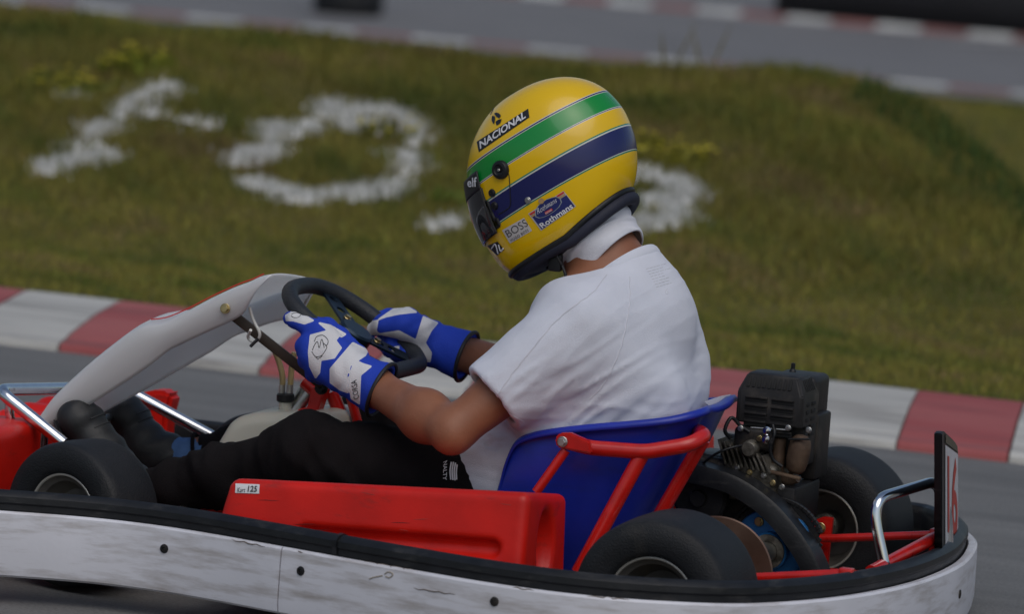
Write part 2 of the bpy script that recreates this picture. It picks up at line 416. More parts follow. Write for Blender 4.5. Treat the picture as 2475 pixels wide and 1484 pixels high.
def hgt(X, Y):
    Yc = np.interp(X, CW[:, 0], CW[:, 1]); Zc = np.interp(X, CW[:, 0], CW[:, 2])
    t = np.clip((Y - 4.35) / (Yc - 4.35), 0, 1); fr = .05 + (Zc - .05) * (.3 * t + .7 * t * t * (3 - 2 * t))
    t2 = np.clip((Y - Yc) / 1.5, 0, 1); bk = Zc + (-.42 - Zc) * t2 * t2 * (3 - 2 * t2)
    z = np.where(Y < Yc, fr, bk)
    amp = np.clip((Y - 4.3) / 1.2, 0, 1) * np.clip((21.5 - Y) / 1.5, 0, 1)
    return z + amp * (.018 * lowfreq(X, Y, 2.2) + .012 * lowfreq(X + 5, Y - 3, 5.3))
def on_ground(px, py):
    d = ray(px, py); t0 = (3.3 - CAM_POS[1]) / d[1]; T = np.linspace(t0, t0 * 2.6, 900); Q = CAM_POS + T[:, None] * d
    k = np.argmax(Q[:, 2] < hgt(Q[:, 0], Q[:, 1])); return Q[k] if Q[k, 2] < hgt(Q[k, 0], Q[k, 1]) else None

def road_mat(name, col, col2, streak):
    m = bpy.data.materials.new(name); m.use_nodes = True; n = m.node_tree; L = n.links.new; b = n.nodes['Principled BSDF']
    tc = n.nodes.new('ShaderNodeTexCoord'); mp = n.nodes.new('ShaderNodeMapping'); mp.inputs['Scale'].default_value = (streak, 1, 1); L(tc.outputs['Object'], mp.inputs['Vector'])
    t = n.nodes.new('ShaderNodeTexNoise'); t.inputs['Scale'].default_value = 5; t.inputs['Detail'].default_value = 9; t.inputs['Roughness'].default_value = .62; L(mp.outputs[0], t.inputs['Vector'])
    t2 = n.nodes.new('ShaderNodeTexNoise'); t2.inputs['Scale'].default_value = 140; t2.inputs['Detail'].default_value = 3; L(tc.outputs['Object'], t2.inputs['Vector'])
    r = n.nodes.new('ShaderNodeValToRGB'); r.color_ramp.elements[0].position = .3; r.color_ramp.elements[1].position = .7
    r.color_ramp.elements[0].color = (*col, 1); r.color_ramp.elements[1].color = (*col2, 1); L(t.outputs['Fac'], r.inputs['Fac'])
    mx = n.nodes.new('ShaderNodeMixRGB'); mx.blend_type = 'OVERLAY'; mx.inputs[0].default_value = .5; L(r.outputs[0], mx.inputs[1]); L(t2.outputs['Fac'], mx.inputs[2]); L(mx.outputs[0], b.inputs['Base Color'])
    b.inputs['Roughness'].default_value = .8; bp = n.nodes.new('ShaderNodeBump'); bp.inputs['Strength'].default_value = .5; bp.inputs['Distance'].default_value = .006
    L(t2.outputs['Fac'], bp.inputs['Height']); L(bp.outputs[0], b.inputs['Normal']); return m
ASPH = road_mat('asphalt', (.10, .10, .098), (.19, .188, .182), .16)
ASPH2 = road_mat('worn_asphalt', (.13, .128, .13), (.215, .21, .21), .2)
def sheet(name, x0, x1, y0, y1, z, m, parent=None):
    o = link(name, mesh_np(name, [(x0, y0, z), (x1, y0, z), (x1, y1, z), (x0, y1, z)], [(0, 1, 2, 3)]), m, parent, smooth=False)
    if parent is None: o['kind'] = 'structure'
    return o
EARTH = mat('dry_field', (.10, .085, .03), .95, col2=(.14, .115, .045), vscale=.6, spec=.1)
sheet('ground', -220, 220, -60, 300, -.46, EARTH)
sheet('track', -60, 60, -30, 2.62, 0, ASPH)
sheet('far_track', -70, 60, 21.4, 52, -.4, ASPH2)

# --- grass bank
def grass_base_mat():
    m = bpy.data.materials.new('turf_soil'); m.use_nodes = True; n = m.node_tree; L = n.links.new; b = n.nodes['Principled BSDF']
    tc = n.nodes.new('ShaderNodeTexCoord'); t = n.nodes.new('ShaderNodeTexNoise'); t.inputs['Scale'].default_value = 2.2; t.inputs['Detail'].default_value = 8; L(tc.outputs['Object'], t.inputs['Vector'])
    r = n.nodes.new('ShaderNodeValToRGB'); e = r.color_ramp.elements; e[0].position = .3; e[0].color = (.07, .075, .018, 1); e[1].position = .72; e[1].color = (.15, .125, .045, 1); x = e.new(.5); x.color = (.09, .085, .026, 1)
    L(t.outputs['Fac'], r.inputs['Fac']); L(r.outputs[0], b.inputs['Base Color']); b.inputs['Roughness'].default_value = .95; b.inputs['Specular IOR Level'].default_value = .1; return m
gx = np.arange(-17, 5.01, .1); gy = np.concatenate([[3.285], np.arange(3.35, 8.6, .07), np.arange(8.7, 21.5, .2)])
GX, GY = np.meshgrid(gx, gy, indexing='ij'); GZ = hgt(GX, GY)
V, F = grid_geo(np.stack([GX, GY, GZ], -1)); bank = link('grass_bank', mesh_np('grass_bank', V, np.array(F)), grass_base_mat()); bank['kind'] = 'structure'

# --- painted letters: strokes (measured spots, half-width)
Z_ = 1 / 1.962
LETTERS = {
 'painted_letter': ('patchy white painted diagonal strokes on the bank left of the ring', [([(820, 420), (700, 455), (620, 500), (570, 560), (500, 620), (400, 640)], 40), ([(470, 690), (350, 700)], 26), ([(540, 755), (400, 760), (290, 795), (200, 810)], 34), ([(290, 462), (420, 470)], 11), ([(690, 540), (850, 570), (1010, 605)], 13)], 0),
 'painted_letter.001': ('white painted ring like a letter O on the grass bank', [([(1560, 510), (1640, 560), (1760, 540), (1880, 560), (1980, 640), (1960, 740), (1900, 740)], 42), ([(1960, 760), (1920, 850), (1800, 920), (1640, 930), (1560, 940)], 36), ([(1560, 935), (1420, 950), (1300, 910), (1180, 870)], 32), ([(1300, 740), (1200, 740), (1130, 770)], 52), ([(1300, 700), (1270, 620), (1400, 640), (1480, 600), (1560, 540)], 38), ([(1640, 600), (1780, 620)], 30)], 0),
 'painted_letter.002': ('white painted curved strokes on the bank behind the helmet', [([(2290, 1035), (2180, 1050), (2050, 1090)], 20), ([(2990, 800), (3120, 850), (3230, 900), (3260, 970), (3200, 1040)], 48), ([(3080, 960), (3180, 990)], 40), ([(3170, 1060), (3060, 1075), (2900, 1085)], 30), ([(2960, 760), (2800, 800)], 30)], 0)}
segs = []
for nm, (lb, st, _) in LETTERS.items():
    for pts, hw in st:
        q = np.array(pts) * Z_; segs.append((nm, q, hw * Z_ * .64))
def proj(Q):
    d = Q - CAM_POS; z = -(d @ CAM_B); return np.stack([IW / 2 + FPX * (d @ CAM_R) / z, IH / 2 - FPX * (d @ CAM_U) / z], -1)
def stroke_dist(p):
    best = np.full(len(p), 9e9)
    for nm, q, hw in segs:
        for a, b in zip(q[:-1], q[1:]):
            ab = b - a; t = np.clip(((p - a) @ ab) / (ab @ ab), 0, 1); best = np.minimum(best, np.linalg.norm(p - a - t[:, None] * ab, axis=1) / hw)
    return best

GRASSM = bpy.data.materials.new('grass_blades'); GRASSM.use_nodes = True
_n = GRASSM.node_tree; _b = _n.nodes['Principled BSDF']; _a = _n.nodes.new('ShaderNodeAttribute'); _a.attribute_name = 'col'
_n.links.new(_a.outputs['Color'], _b.inputs['Base Color']); _b.inputs['Roughness'].default_value = .8; _b.inputs['Specular IOR Level'].default_value = .2
def blades(name, B, Hh, wd, cols, m=GRASSM, lean=.7, parent=None):
    n = len(B); a = RNG.uniform(0, 2 * math.pi, n); dirv = np.stack([np.cos(a), np.sin(a), np.zeros(n)], -1)
    la = RNG.uniform(0, 2 * math.pi, n); ln = np.stack([np.cos(la), np.sin(la), np.zeros(n)], -1) * (RNG.uniform(.15, lean, n) * Hh)[:, None]
    V = np.empty((n, 3, 3)); V[:, 0] = B - dirv * (wd / 2)[:, None]; V[:, 1] = B + dirv * (wd / 2)[:, None]; V[:, 2] = B + ln + np.array([0, 0, 1.]) * Hh[:, None]
    V[:, :2, 2] -= .006
    me = mesh_np(name, V.reshape(-1, 3), np.arange(3 * n).reshape(-1, 3))
    ca = me.attributes.new('col', 'FLOAT_COLOR', 'POINT'); c4 = np.ones((n, 3, 4), np.float32); c4[..., :3] = cols[:, None, :]
    ca.data.foreach_set('color', c4.ravel()); return link(name, me, m, parent, smooth=False)
def grass_cols(X, Y):
    n = len(X); k1 = lowfreq(X * 1.3, Y * 1.9, 1.6) + .8 * lowfreq(X + 9, Y * 1.3, 4.3) + .6 * lowfreq(X * 1.1 - 3, Y, 9.) + RNG.normal(0, .35, n)
    G = np.array([.115, .150, .028]); O = np.array([.235, .212, .046]); D = np.array([.245, .185, .072]); K = np.array([.06, .078, .016])
    c = np.where((k1 > .9)[:, None], D, np.where((k1 > -.35)[:, None], O, np.where((k1 > -1.05)[:, None], G * .5 + O * .5, G * .75 + K * .25)))
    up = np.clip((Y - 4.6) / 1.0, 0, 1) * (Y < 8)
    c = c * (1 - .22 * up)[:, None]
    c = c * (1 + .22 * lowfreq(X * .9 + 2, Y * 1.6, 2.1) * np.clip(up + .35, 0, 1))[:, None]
    return np.clip(c * RNG.uniform(.72, 1.3, n)[:, None] * RNG.uniform(.93, 1.07, (n, 3)), .01, .6)
def scatter(n, x0, x1, y0, y1): return RNG.uniform(x0, x1, n), RNG.uniform(y0, y1, n)
X1, Y1 = scatter(520000, -11.0, 3.6, 3.30, 7.6)
pp = proj(np.stack([X1, Y1, hgt(X1, Y1)], -1)); keep = (pp[:, 0] > -4200) & (pp[:, 0] < 5200)
X1, Y1, pp = X1[keep], Y1[keep], pp[keep]
sdist = stroke_dist(pp); gapn = .25 * lowfreq(X1, Y1, 11.) + RNG.normal(0, .22, len(X1)); keep = sdist + gapn > .95
X1, Y1 = X1[keep], Y1[keep]
up = np.clip((Y1 - 4.5) / .8, 0, 1); H1 = (.016 + .020 * up * (1 + .5 * lowfreq(X1, Y1, 3.))) * RNG.uniform(.5, 1.35, len(X1))
X2, Y2 = scatter(150000, -15.5, 3.5, 7.6, 21.45)
pp2 = proj(np.stack([X2, Y2, hgt(X2, Y2)], -1)); keep = (pp2[:, 0] > -1500) & (pp2[:, 0] < 4200); X2, Y2 = X2[keep], Y2[keep]; H2 = .05 * RNG.uniform(.5, 1.4, len(X2))
XX, YY, HH = np.r_[X1, X2], np.r_[Y1, Y2], np.r_[H1, H2]
CC = grass_cols(XX, YY)
# taller fringe, shade painted in dark green, where bank falls away on the right
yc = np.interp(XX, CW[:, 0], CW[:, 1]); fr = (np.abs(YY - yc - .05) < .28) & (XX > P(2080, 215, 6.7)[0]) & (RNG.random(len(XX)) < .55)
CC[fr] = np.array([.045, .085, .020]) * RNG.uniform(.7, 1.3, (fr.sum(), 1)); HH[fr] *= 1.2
fr2 = (np.abs(YY - yc) < .35) & (RNG.random(len(XX)) < .12); HH[fr2] *= 1.4
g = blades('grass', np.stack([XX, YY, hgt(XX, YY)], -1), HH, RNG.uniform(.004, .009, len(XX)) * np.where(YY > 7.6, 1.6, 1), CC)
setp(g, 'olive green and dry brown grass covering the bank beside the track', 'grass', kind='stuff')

PAINT = mat('white_lime', (.74, .74, .73), .9, spec=.1, var=.08, vscale=14)
for nm, (lb, st, _) in LETTERS.items():
    lo = None
    for n2, q, hw in segs:
        if n2 != nm: continue
        pts = []
        for a, b in zip(q[:-1], q[1:]):
            k = int(np.linalg.norm(b - a) * hw * 2 * .20) + 4
            t = RNG.random(k)[:, None]; off = RNG.normal(0, .56, (k, 2)) * hw * [1.5, .9]; pts.append(a + (b - a) * t + off)
        pts = np.concatenate(pts); W3 = [on_ground(*p) for p in pts]; W3 = np.array([w_ for w_ in W3 if w_ is not None and w_[1] < 7.4])
        keepn = lowfreq(W3[:, 0], W3[:, 1], 10.) + RNG.normal(0, .28, len(W3)) > -.06; W3 = W3[keepn]
        if lo is None: lo = root('painted_letter', W3.mean(0), lb, 'ground marking', 'white letters painted on the grass bank')
        mb_v = []; mb_f = []
        for p in W3:                                # lime-caked clods, each a low dented cap
            r = random.uniform(.007, .020); a0 = random.uniform(0, 6.28); o = len(mb_v); h = random.uniform(.006, .016)
            for k in range(6):
                a = a0 + k * math.pi / 3; rr = r * random.uniform(.65, 1.25); x, y = p[0] + rr * 1.4 * math.cos(a), p[1] + rr * math.sin(a); mb_v.append((x, y, p[2] + (y - p[1]) * .2))
            mb_v.append((p[0], p[1], p[2] + h))
            for k in range(6): mb_f.append((o + k, o + (k + 1) % 6, o + 6))
        so_ = link('stroke', mesh_np('stroke', np.array(mb_v), np.array(mb_f)), PAINT, lo); so_['kind'] = 'stuff'
        n = len(W3); rep = 3; Bp = np.repeat(W3, rep, 0) + RNG.normal(0, .02, (n * rep, 3)) * [1.4, 1, 0]; Bp[:, 2] = hgt(Bp[:, 0], Bp[:, 1])
        lc = np.tile([.74, .74, .72], (n * rep, 1)) * RNG.uniform(.7, 1.15, (n * rep, 1)); gm = RNG.random(n * rep) < .12; lc[gm] = [.09, .12, .03]
        pb = blades('painted_blades', Bp, RNG.uniform(.012, .03, n * rep), RNG.uniform(.006, .011, n * rep), lc, parent=so_); pb['kind'] = 'stuff'

# --- weeds
def weed(name, px, py, nst, h, col, lab, spread, cat='weed', flower=None):
    c = on_ground(px, py); r = root(name, c, lab, cat, 'weeds on the bank'); V = []; Ff = []; FV = []; FF = []
    for i in range(nst):
        a = random.uniform(0, 6.28); s = spread * math.sqrt(random.random()); b = c + np.array([s * 1.6 * math.cos(a), s * math.sin(a), 0]); b[2] = hgt(b[0:1], b[1:2])[0]
        tip = b + np.array([random.uniform(-.4, .4) * h, random.uniform(-.4, .4) * h, h * random.uniform(.5, 1.1)]); wv = np.array([math.cos(a + 1), math.sin(a + 1), 0]) * random.uniform(.004, .009)
        o = len(V); md = (b + tip) / 2 + [0, 0, .005]; V += [b - wv * .5, b + wv * .5, md + wv, tip, md - wv]; Ff += [(o, o + 1, o + 2, o + 3, o + 4)]
        if flower and random.random() < .5:
            o = len(FV); k = 6; rr = random.uniform(.007, .013)
            for j in range(k): FV.append(tip + np.array([rr * math.cos(j * 1.047), rr * math.sin(j * 1.047), random.uniform(-.003, .004)]))
            FF.append(tuple(range(o, o + k)))
    link('leaves', mesh_np('leaves', V, Ff), mat('weed_' + cat + str(col[0])[:5], col, .7, var=.3, vscale=40), r, smooth=False)
    if FV: link('flowers', mesh_np('flowers', FV, FF), mat('yellow_flower', (.55, .46, .02), .7, var=.2, vscale=60), r, smooth=False)['kind'] = 'stuff'
weed('weed_clump', 330, 172, 110, .07, (.16, .19, .012), 'yellow flowering weed clump high on the bank above the diagonal white strokes', .08, flower=1)
weed('weed_clump', 165, 218, 100, .05, (.13, .16, .015), 'low yellowish weed clump at far left beside a thin white stroke', .11, flower=1)
weed('weed_clump', 1590, 392, 120, .06, (.20, .19, .012), 'bright yellow weed clump just behind the helmet', .10, flower=1)
weed('weed_clump', 940, 335, 50, .05, (.14, .15, .015), 'small yellowish weed inside the upper right of the white ring', .06, flower=1)
weed('weed_clump', 1150, 500, 90, .05, (.12, .18, .02), 'light green weed clump left of the helmet visor', .09)
weed('dry_grass_tuft', 1668, 188, 7, .18, (.17, .15, .08), 'thin dry grass stalks standing up from the crest right of the helmet', .06, cat='grass tuft')

# --- near kerb of painted concrete blocks
def far_y(px): return 695 + (975 - 695) / 2475 * px
XA, XB = PZ(305, far_y(305), .05)[0], PZ(1723, far_y(1723), .05)[0]; KL = (XB - XA) / 6
SL = PZ(150, 828, .02)[0] - XA
KRED = mat('kerb_red', (.31, .060, .060), .75, col2=(.38, .11, .105), vscale=7, stretch=(.25, 1, 1), bump=.3, bscale=90, dirt=((.12, .07, .065), (.2, 1.8, 1), 9, .52, .75))
KWHITE = mat('kerb_white', (.42, .41, .38), .75, col2=(.54, .53, .49), vscale=6, stretch=(.25, 1, 1), bump=.3, bscale=90, dirt=((.20, .185, .17), (.2, 1.8, 1), 8, .50, .74))
KCON = mat('kerb_concrete', (.30, .29, .27), .85, var=.2)
def kerb_profile_block(x0, x1, prof, slant):
    y0, y1 = prof[0][0], prof[-1][0]; V = []; n = len(prof)
    for x in (x0, x1):
        for y, z in prof: V.append((x + slant * (1 - (y - y0) / (y1 - y0)), y, z))
    F = [(i, i + 1, n + i + 1, n + i) for i in range(n - 1)] + [tuple(range(n - 1, -1, -1)), tuple(range(n, 2 * n))]
    return [tuple(v) for v in V], [f[::-1] for f in F]
kbase = link('kerb', mesh_np('kerb', *kerb_profile_block(-14, 9, [(2.60, -.05), (2.61, -.004), (3.27, -.004), (3.275, -.05)], 0)), KCON, smooth=False); kbase['kind'] = 'structure'
kprof = [(2.585, -.01), (2.592, .012), (2.61, .020), (2.66, .022), (2.70, .030), (2.95, .052), (3.2, .060), (3.27, .055), (3.29, -.01)]
for k in range(-24, 34):
    x0 = XA + KL * k + .003; V, F = kerb_profile_block(x0, x0 + KL - .006 + random.uniform(-.002, .002), [(y, z + random.uniform(-.001, .001)) for y, z in kprof], SL)
    o = link('kerb_block', mesh_np('kerb_block', V, F), KRED if k % 2 == 0 else KWHITE, kbase, smooth=False)
# --- far kerbs
FRED = mat('faded_kerb_red', (.26, .115, .105), .8, var=.25, vscale=3); FWHITE = mat('faded_kerb_white', (.52, .52, .50), .8, var=.2, vscale=3)
def far_kerb(name, y, wd, x0, x1, L, phase, z, rise):
    b = sheet(name, x0, x1, y + .02, y + wd - .02, z - .002, KCON); n = int((x1 - x0) / L)
    for k in range(n):
        xx = x0 + k * L; V, F = kerb_profile_block(xx, xx + L - .01, [(y, z - .03), (y + .02, z + rise * .4), (y + wd * .5, z + rise), (y + wd - .01, z + rise), (y + wd, z - .03)], 0)
        link('kerb_block', mesh_np('kerb_block', V, F), (FRED, FWHITE)[(k + phase) % 2], b, smooth=False)
far_kerb('far_kerb', 22.05, .11, -16.2, -1.0, .40, 0, -.395, .012)
far_kerb('outer_kerb', 28.52, .2, -14.5, -2.0, .36, 1, -.395, .03)
LINEW = mat('road_paint', (.5, .5, .49), .7, var=.15, vscale=5)
pa, pb_ = PZ(2290, 100, -.39), PZ(2700, 112, -.39)
me = mesh_np('edge_line', [pa + [0, 0, 0], pb_, pb_ + [0, .22, 0], pa + [0, .22, 0]], [(0, 1, 2, 3)]); o = link('edge_line', me, LINEW, smooth=False); o['kind'] = 'structure'

# --- black belted tyre barrier and green tyre stack beyond the far track
def tyre_prof(r, wd, ri):
    return [(ri, -wd * .42), (ri + .01, -wd * .48), (r * .9, -wd * .5), (r * .975, -wd * .42), (r, -wd * .3), (r, wd * .3), (r * .975, wd * .42), (r * .9, wd * .5), (ri + .01, wd * .48), (ri, wd * .42)]
BELT = mat('black_belt', (.012, .012, .015), .6, var=.4, vscale=2, stretch=(.4, 1, 3), dirt=((.05, .05, .05), (.3, 1, 4), 3, .55, .8))
e0 = PZ(1897, 42, -.4); xb, yb = -8.32, 29.0
loop = fillet([(xb, yb, 0), (xb + 9, yb - .2, 0), (xb + 9, yb + .75, 0), (xb, yb + .75, 0)], .33, 8, True)
br = root('tyre_barrier', (xb + 4, yb + .4, -.4), 'long black belt covered tyre barrier along the far edge of the far track', 'barrier')
A = []
for p in loop:
    A.append([(p[0], p[1], z) for z in (-.4, -.1, .05, .06, .35, .5)])
A = np.array(A); me = mesh_np('belt', *grid_geo(A, True)); shell(me, .03); link('belt', me, BELT, br)
tm = mesh_np('tyre', *lathe_geo(tyre_prof(.30, .2, .17), (0, 0, 0), (0, 0, 1), 24, True)); tm.materials.append(RUBBER)
for k in range(13):
    for lv in range(4):
        o = bpy.data.objects.new('tyre', tm); COL.objects.link(o); o.parent = br; o.location = (xb + .4 + k * .66 - (xb + 4), 0, .1 + lv * .2)
sharp(tm, 60)
gs = PZ(838, 33, -.4); gst = root('tyre_stack', gs, 'dark green painted tyre stack standing on the far track at the top edge', 'tyre stack')
GREENT = mat('green_tyre_paint', (.018, .045, .032), .6, var=.3, vscale=10, dirt=((.02, .02, .02), (1, 1, 1), 8, .5, .7))
gm_ = mesh_np('tyre', *lathe_geo(tyre_prof(.245, .18, .13), (0, 0, 0), (0, 0, 1), 28, True)); sharp(gm_, 60)
gm2 = gm_.copy(); gm_.materials.append(GREENT); gm2.materials.append(RUBBER)
for lv in range(4):
    o = bpy.data.objects.new('tyre', gm_ if lv else gm2); COL.objects.link(o); o.parent = gst; o.location = (random.uniform(-.01, .01), 0, .09 + lv * .18)

# ================================================================== THE KART
kart = root('go_kart', (0, 0, 0), 'red and white rental go-kart with blue seat, wrap-around bumper and number 16', 'go-kart')
KN = np.array([0, .022, 1.]); K0 = np.array([0, 0, .1795])          # the kart leans a little in the bend
def Pb(px, py): return Ppl(px, py, K0, KN)
def zt(y): return .1795 - .022 * y

# --- wrap-around bumper: plan path from the measured near side and rear corner, mirrored for the far side
near = [Pb(*q) for q in [(-250, 1172), (0, 1188), (200, 1203), (350, 1219), (500, 1241), (700, 1276), (850, 1303), (1000, 1329), (1200, 1362), (1400, 1388), (1600, 1404), (1808, 1410), (2020, 1395), (2190, 1363), (2297, 1321), (2335, 1278)]]
near = [p[:2] for p in near]
farc = [Pb(*q)[:2] for q in [(2326, 1251), (2275, 1229), (2190, 1212)]]
fars = [np.array([.25, .72]), np.array([.0, .71]), np.array([-.25, .66]), np.array([-.5, .61]), np.array([-.75, .66]), np.array([-.95, .64])]
fro = [np.array([-1.12, .52]), np.array([-1.22, .28]), np.array([-1.25, 0]), np.array([-1.22, -.28]), np.array([-1.13, -.55])]
PATH = spline(np.array(near + farc + fars + fro + [near[0]]), 300)[:-1]
def path_norm(Q):
    t = np.roll(Q, -1, 0) - np.roll(Q, 1, 0); t /= np.linalg.norm(t, axis=1, keepdims=True); return np.stack([t[:, 1], -t[:, 0]], -1)
PN = path_norm(PATH)
if (PN[60] @ (PATH[60] - PATH.mean(0))) < 0: PN = -PN
def ring(Q, N, prof, closed=True, caps=False):
    A = np.array([[(q[0] + n[0] * o, q[1] + n[1] * o, zt(q[1]) + z) for o, z in prof] for q, n in zip(Q, N)])
    V, F = grid_geo(A, closed, True); F = list(F)
    if not closed:
        k = len(prof); m = len(Q); F += [tuple(range(k))[::-1], tuple((m - 1) * k + i for i in range(k))]
    return V, F
railp = [(-.022, -.045), (-.026, -.012), (-.022, -.002), (-.012, .002), (-.004, -.001), (.003, -.008), (.004, -.018), (.001, -.022), (.001, -.05), (-.004, -.10), (-.018, -.10)]
rail = MB().add(*ring(PATH, PN, railp)).build('bumper_rail', BLACKP, kart, 'black plastic upper rail of the bumper', 30)
panp = [(.004, -.036), (.006, -.0325), (.018, -.031), (.022, -.035), (.023, -.06), (.0235, -.125), (.021, -.142), (.016, -.146), (.004, -.145)]
def path_idx(px):
    pr = proj(np.array([[q[0], q[1], zt(q[1])] for q in PATH])); vis = np.arange(len(PATH)) < 220
    d = np.abs(pr[:, 0] - px) + np.where(vis & (PATH[:, 1] < .2), 0, 1e6); return int(np.argmin(d))
i700 = path_idx(699); n_ = len(PATH); rot = lambda a, b: [(k % n_) for k in range(a, b + 1)]
i_rear = int(np.argmin(np.abs(PATH[:, 1] - .45) + np.where(PATH[:, 0] > .5, 0, 9))); i_f = int(np.argmin(np.abs(PATH[:, 1]) + np.where(PATH[:, 0] < -1, 0, 9)))
cuts = [i700, i_rear, i_f]; cuts.sort()
panels = []
for a, b in zip(cuts, cuts[1:] + [cuts[0] + n_]):
    ids = rot(a, b); Q = PATH[ids].copy(); N = PN[ids]
    Q[0] = Q[0] + (Q[1] - Q[0]) * .10; Q[-1] = Q[-1] + (Q[-2] - Q[-1]) * .10
    panels.append(MB().add(*ring(Q, N, panp, False)).build('bumper_panel', PANEL, kart, 'scuffed white outer bumper panel', 30))
ptree = bvh(*ring(PATH, PN, panp))
i815 = path_idx(815)
rj = [(o * 1.0 + (.0035 if o > -.01 else -.003), z * 1.0 + (.002 if z > -.02 else 0)) for o, z in railp]
for k in range(4):
    ids = rot(i815, i815 + 2); Q = PATH[ids]
    if k == 0: MB().add(*ring(np.array([PATH[i815], PATH[i815] + (PATH[i815 + 1] - PATH[i815]) * .7]), PN[ids[:2]], rj, False)).build('rail_clip', BLACKP, rail)
def on_surf(tree, px, py):
    d = unit(ray(px, py)); h = tree.ray_cast(Vector(CAM_POS), Vector(d), 60); return (np.array(h[0]), np.array(h[1])) if h[0] is not None else (None, None)
for q in [(397, 1327), (727, 1381), (1195, 1455), (2319, 1437)]:
    p, n = on_surf(ptree, *q)
    if p is not None:
        if n @ unit(ray(*q)) > 0: n = -n
        mb = MB(); mb.add(*lathe_geo([(.0005, .0012), (.003, .001), (.0035, .0028), (.0075, .002), (.0085, -.001)], p, n, 18)); mb.build('screw', BLACKM, kart)
# rubbed scar on the panel
decal_lines('scar', ptree, [[(893, 1400), (905, 1396), (925, 1392)], [(930, 1388), (940, 1383), (950, 1389), (942, 1397), (932, 1394)]], .0012, mat('scar', (.33, .29, .24), .7), panels[0], .0004)

for k, (a, b, yo) in enumerate([(880, 1010, 8), (1130, 1330, 8), (1240, 1290, 14), (1000, 1100, 52), (1420, 1520, 9), (40, 190, 10), (230, 300, 9), (560, 640, 16), (720, 732, 12)]):
    q = []
    for x in np.linspace(a, b, 9): q.append((x, np.interp(x, [0, 350, 700, 1000, 1400, 1600], [1216, 1247, 1318, 1371, 1431, 1448]) + yo + 1.5 * math.sin(x * .2)))
    V3 = lay(ptree, q, .0002); MB().add(*tube_geo(V3, [.0003 + .0009 * math.sin(math.pi * i / 8) ** .7 for i in range(9)], 6)).build('scuff', mat('scuff', (.15, .12, .10), .7), panels[1 if a > 690 else 0])
# --- wheels
def wheel(c, r, wd, ri, steer, out, hubm):
    ax = np.array([math.sin(steer) * out * 1.0, -math.cos(steer) * 1.0, 0])          # outward axle direction on the near side
    if out > 0: ax = np.array([-math.sin(steer), math.cos(steer), 0])
    else: ax = np.array([math.sin(steer), -math.cos(steer), 0])
    w_ = wd / 2; c = np.asarray(c, float)
    rimp = [(ri * .30, w_ * .15), (ri * .62, w_ * .22), (ri * .80, w_ * .45), (ri * .86, w_ * .72), (ri * .95, w_ * .78), (ri * 1.0, w_ * .86), (ri * 1.035, w_ * .90), (ri * 1.06, w_ * .885), (ri * 1.06, w_ * .84), (ri * .97, w_ * .7), (ri * .9, 0),
            (ri * .97, -w_ * .7), (ri * 1.06, -w_ * .84), (ri * 1.06, -w_ * .885), (ri * 1.035, -w_ * .90), (ri * 1.0, -w_ * .86), (ri * .93, -w_ * .75), (ri * .84, -w_ * .3), (ri * .8, 0), (ri * .30, w_ * .05)]
    wh = MB().add(*lathe_geo(rimp, c, ax, 56, True)).build('wheel', hubm, kart, None, 28)
    tp = [(ri * 1.0, w_ * .80), (ri * 1.08, w_ * .95), (ri * 1.2, w_ * 1.0), (ri + (r - ri) * .55, w_ * 1.04), (r * .93, w_ * .985), (r * .962, w_ * .93), (r * .985, w_ * .80), (r * .993, w_ * .6), (r, 0)]
    tp = tp + [(a, -h) for a, h in tp[-2::-1]]
    lp = [c + ax * w_ * .875 + (frame(ax)[0] * math.cos(a) + frame(ax)[1] * math.sin(a)) * ri * 1.04 for a in np.linspace(0, 2 * math.pi, 64, endpoint=False)]
    for sg in (1, -1): tube('rim_lip', [q - (0 if sg > 0 else 1) * ax * w_ * 1.75 for q in lp], .0032, LIP, wh, 8, True)
    ty = MB().add(*lathe_geo(tp, c, ax, 72, True)).build('tyre', RUBBER, wh, None, 50)
    hb = MB().add(*cyl_geo(c - ax * w_ * .5, c + ax * w_ * .55, .026, 20, .003)); hb.add(*cyl_geo(c + ax * w_ * .5, c + ax * w_ * .75, .013, 6, .002)); hb.build('hub', ALU, wh, None, 30)
    for k in range(3):
        x, y = frame(ax); a = k * 2.094 + .4; p = c + (x * math.cos(a) + y * math.sin(a)) * ri * .45; bolt('wheel_nut', p + ax * w_ * .17, ax, .006, .012, BRASS, wh)
    return wh
RIM = mat('alloy_rim', (.16, .15, .135), .5, metal=.5, var=.2, vscale=30, dirt=((.08, .07, .06), (1, 1, 1), 15, .5, .8))
XR = .489; LIP = mat('polished_lip', (.62, .60, .54), .3, metal=.6)
wheel((XR, -.51, .14), .14, .185, .072, 0, -1, RIM)
wheel((XR, .475, .14), .14, .185, .072, 0, 1, RIM)
wheel((-.634, -.40, .134), .130, .122, .070, math.radians(-15), -1, RIM)
wheel((-.600, .375, .120), .120, .13, .066, math.radians(-15), 1, RIM)

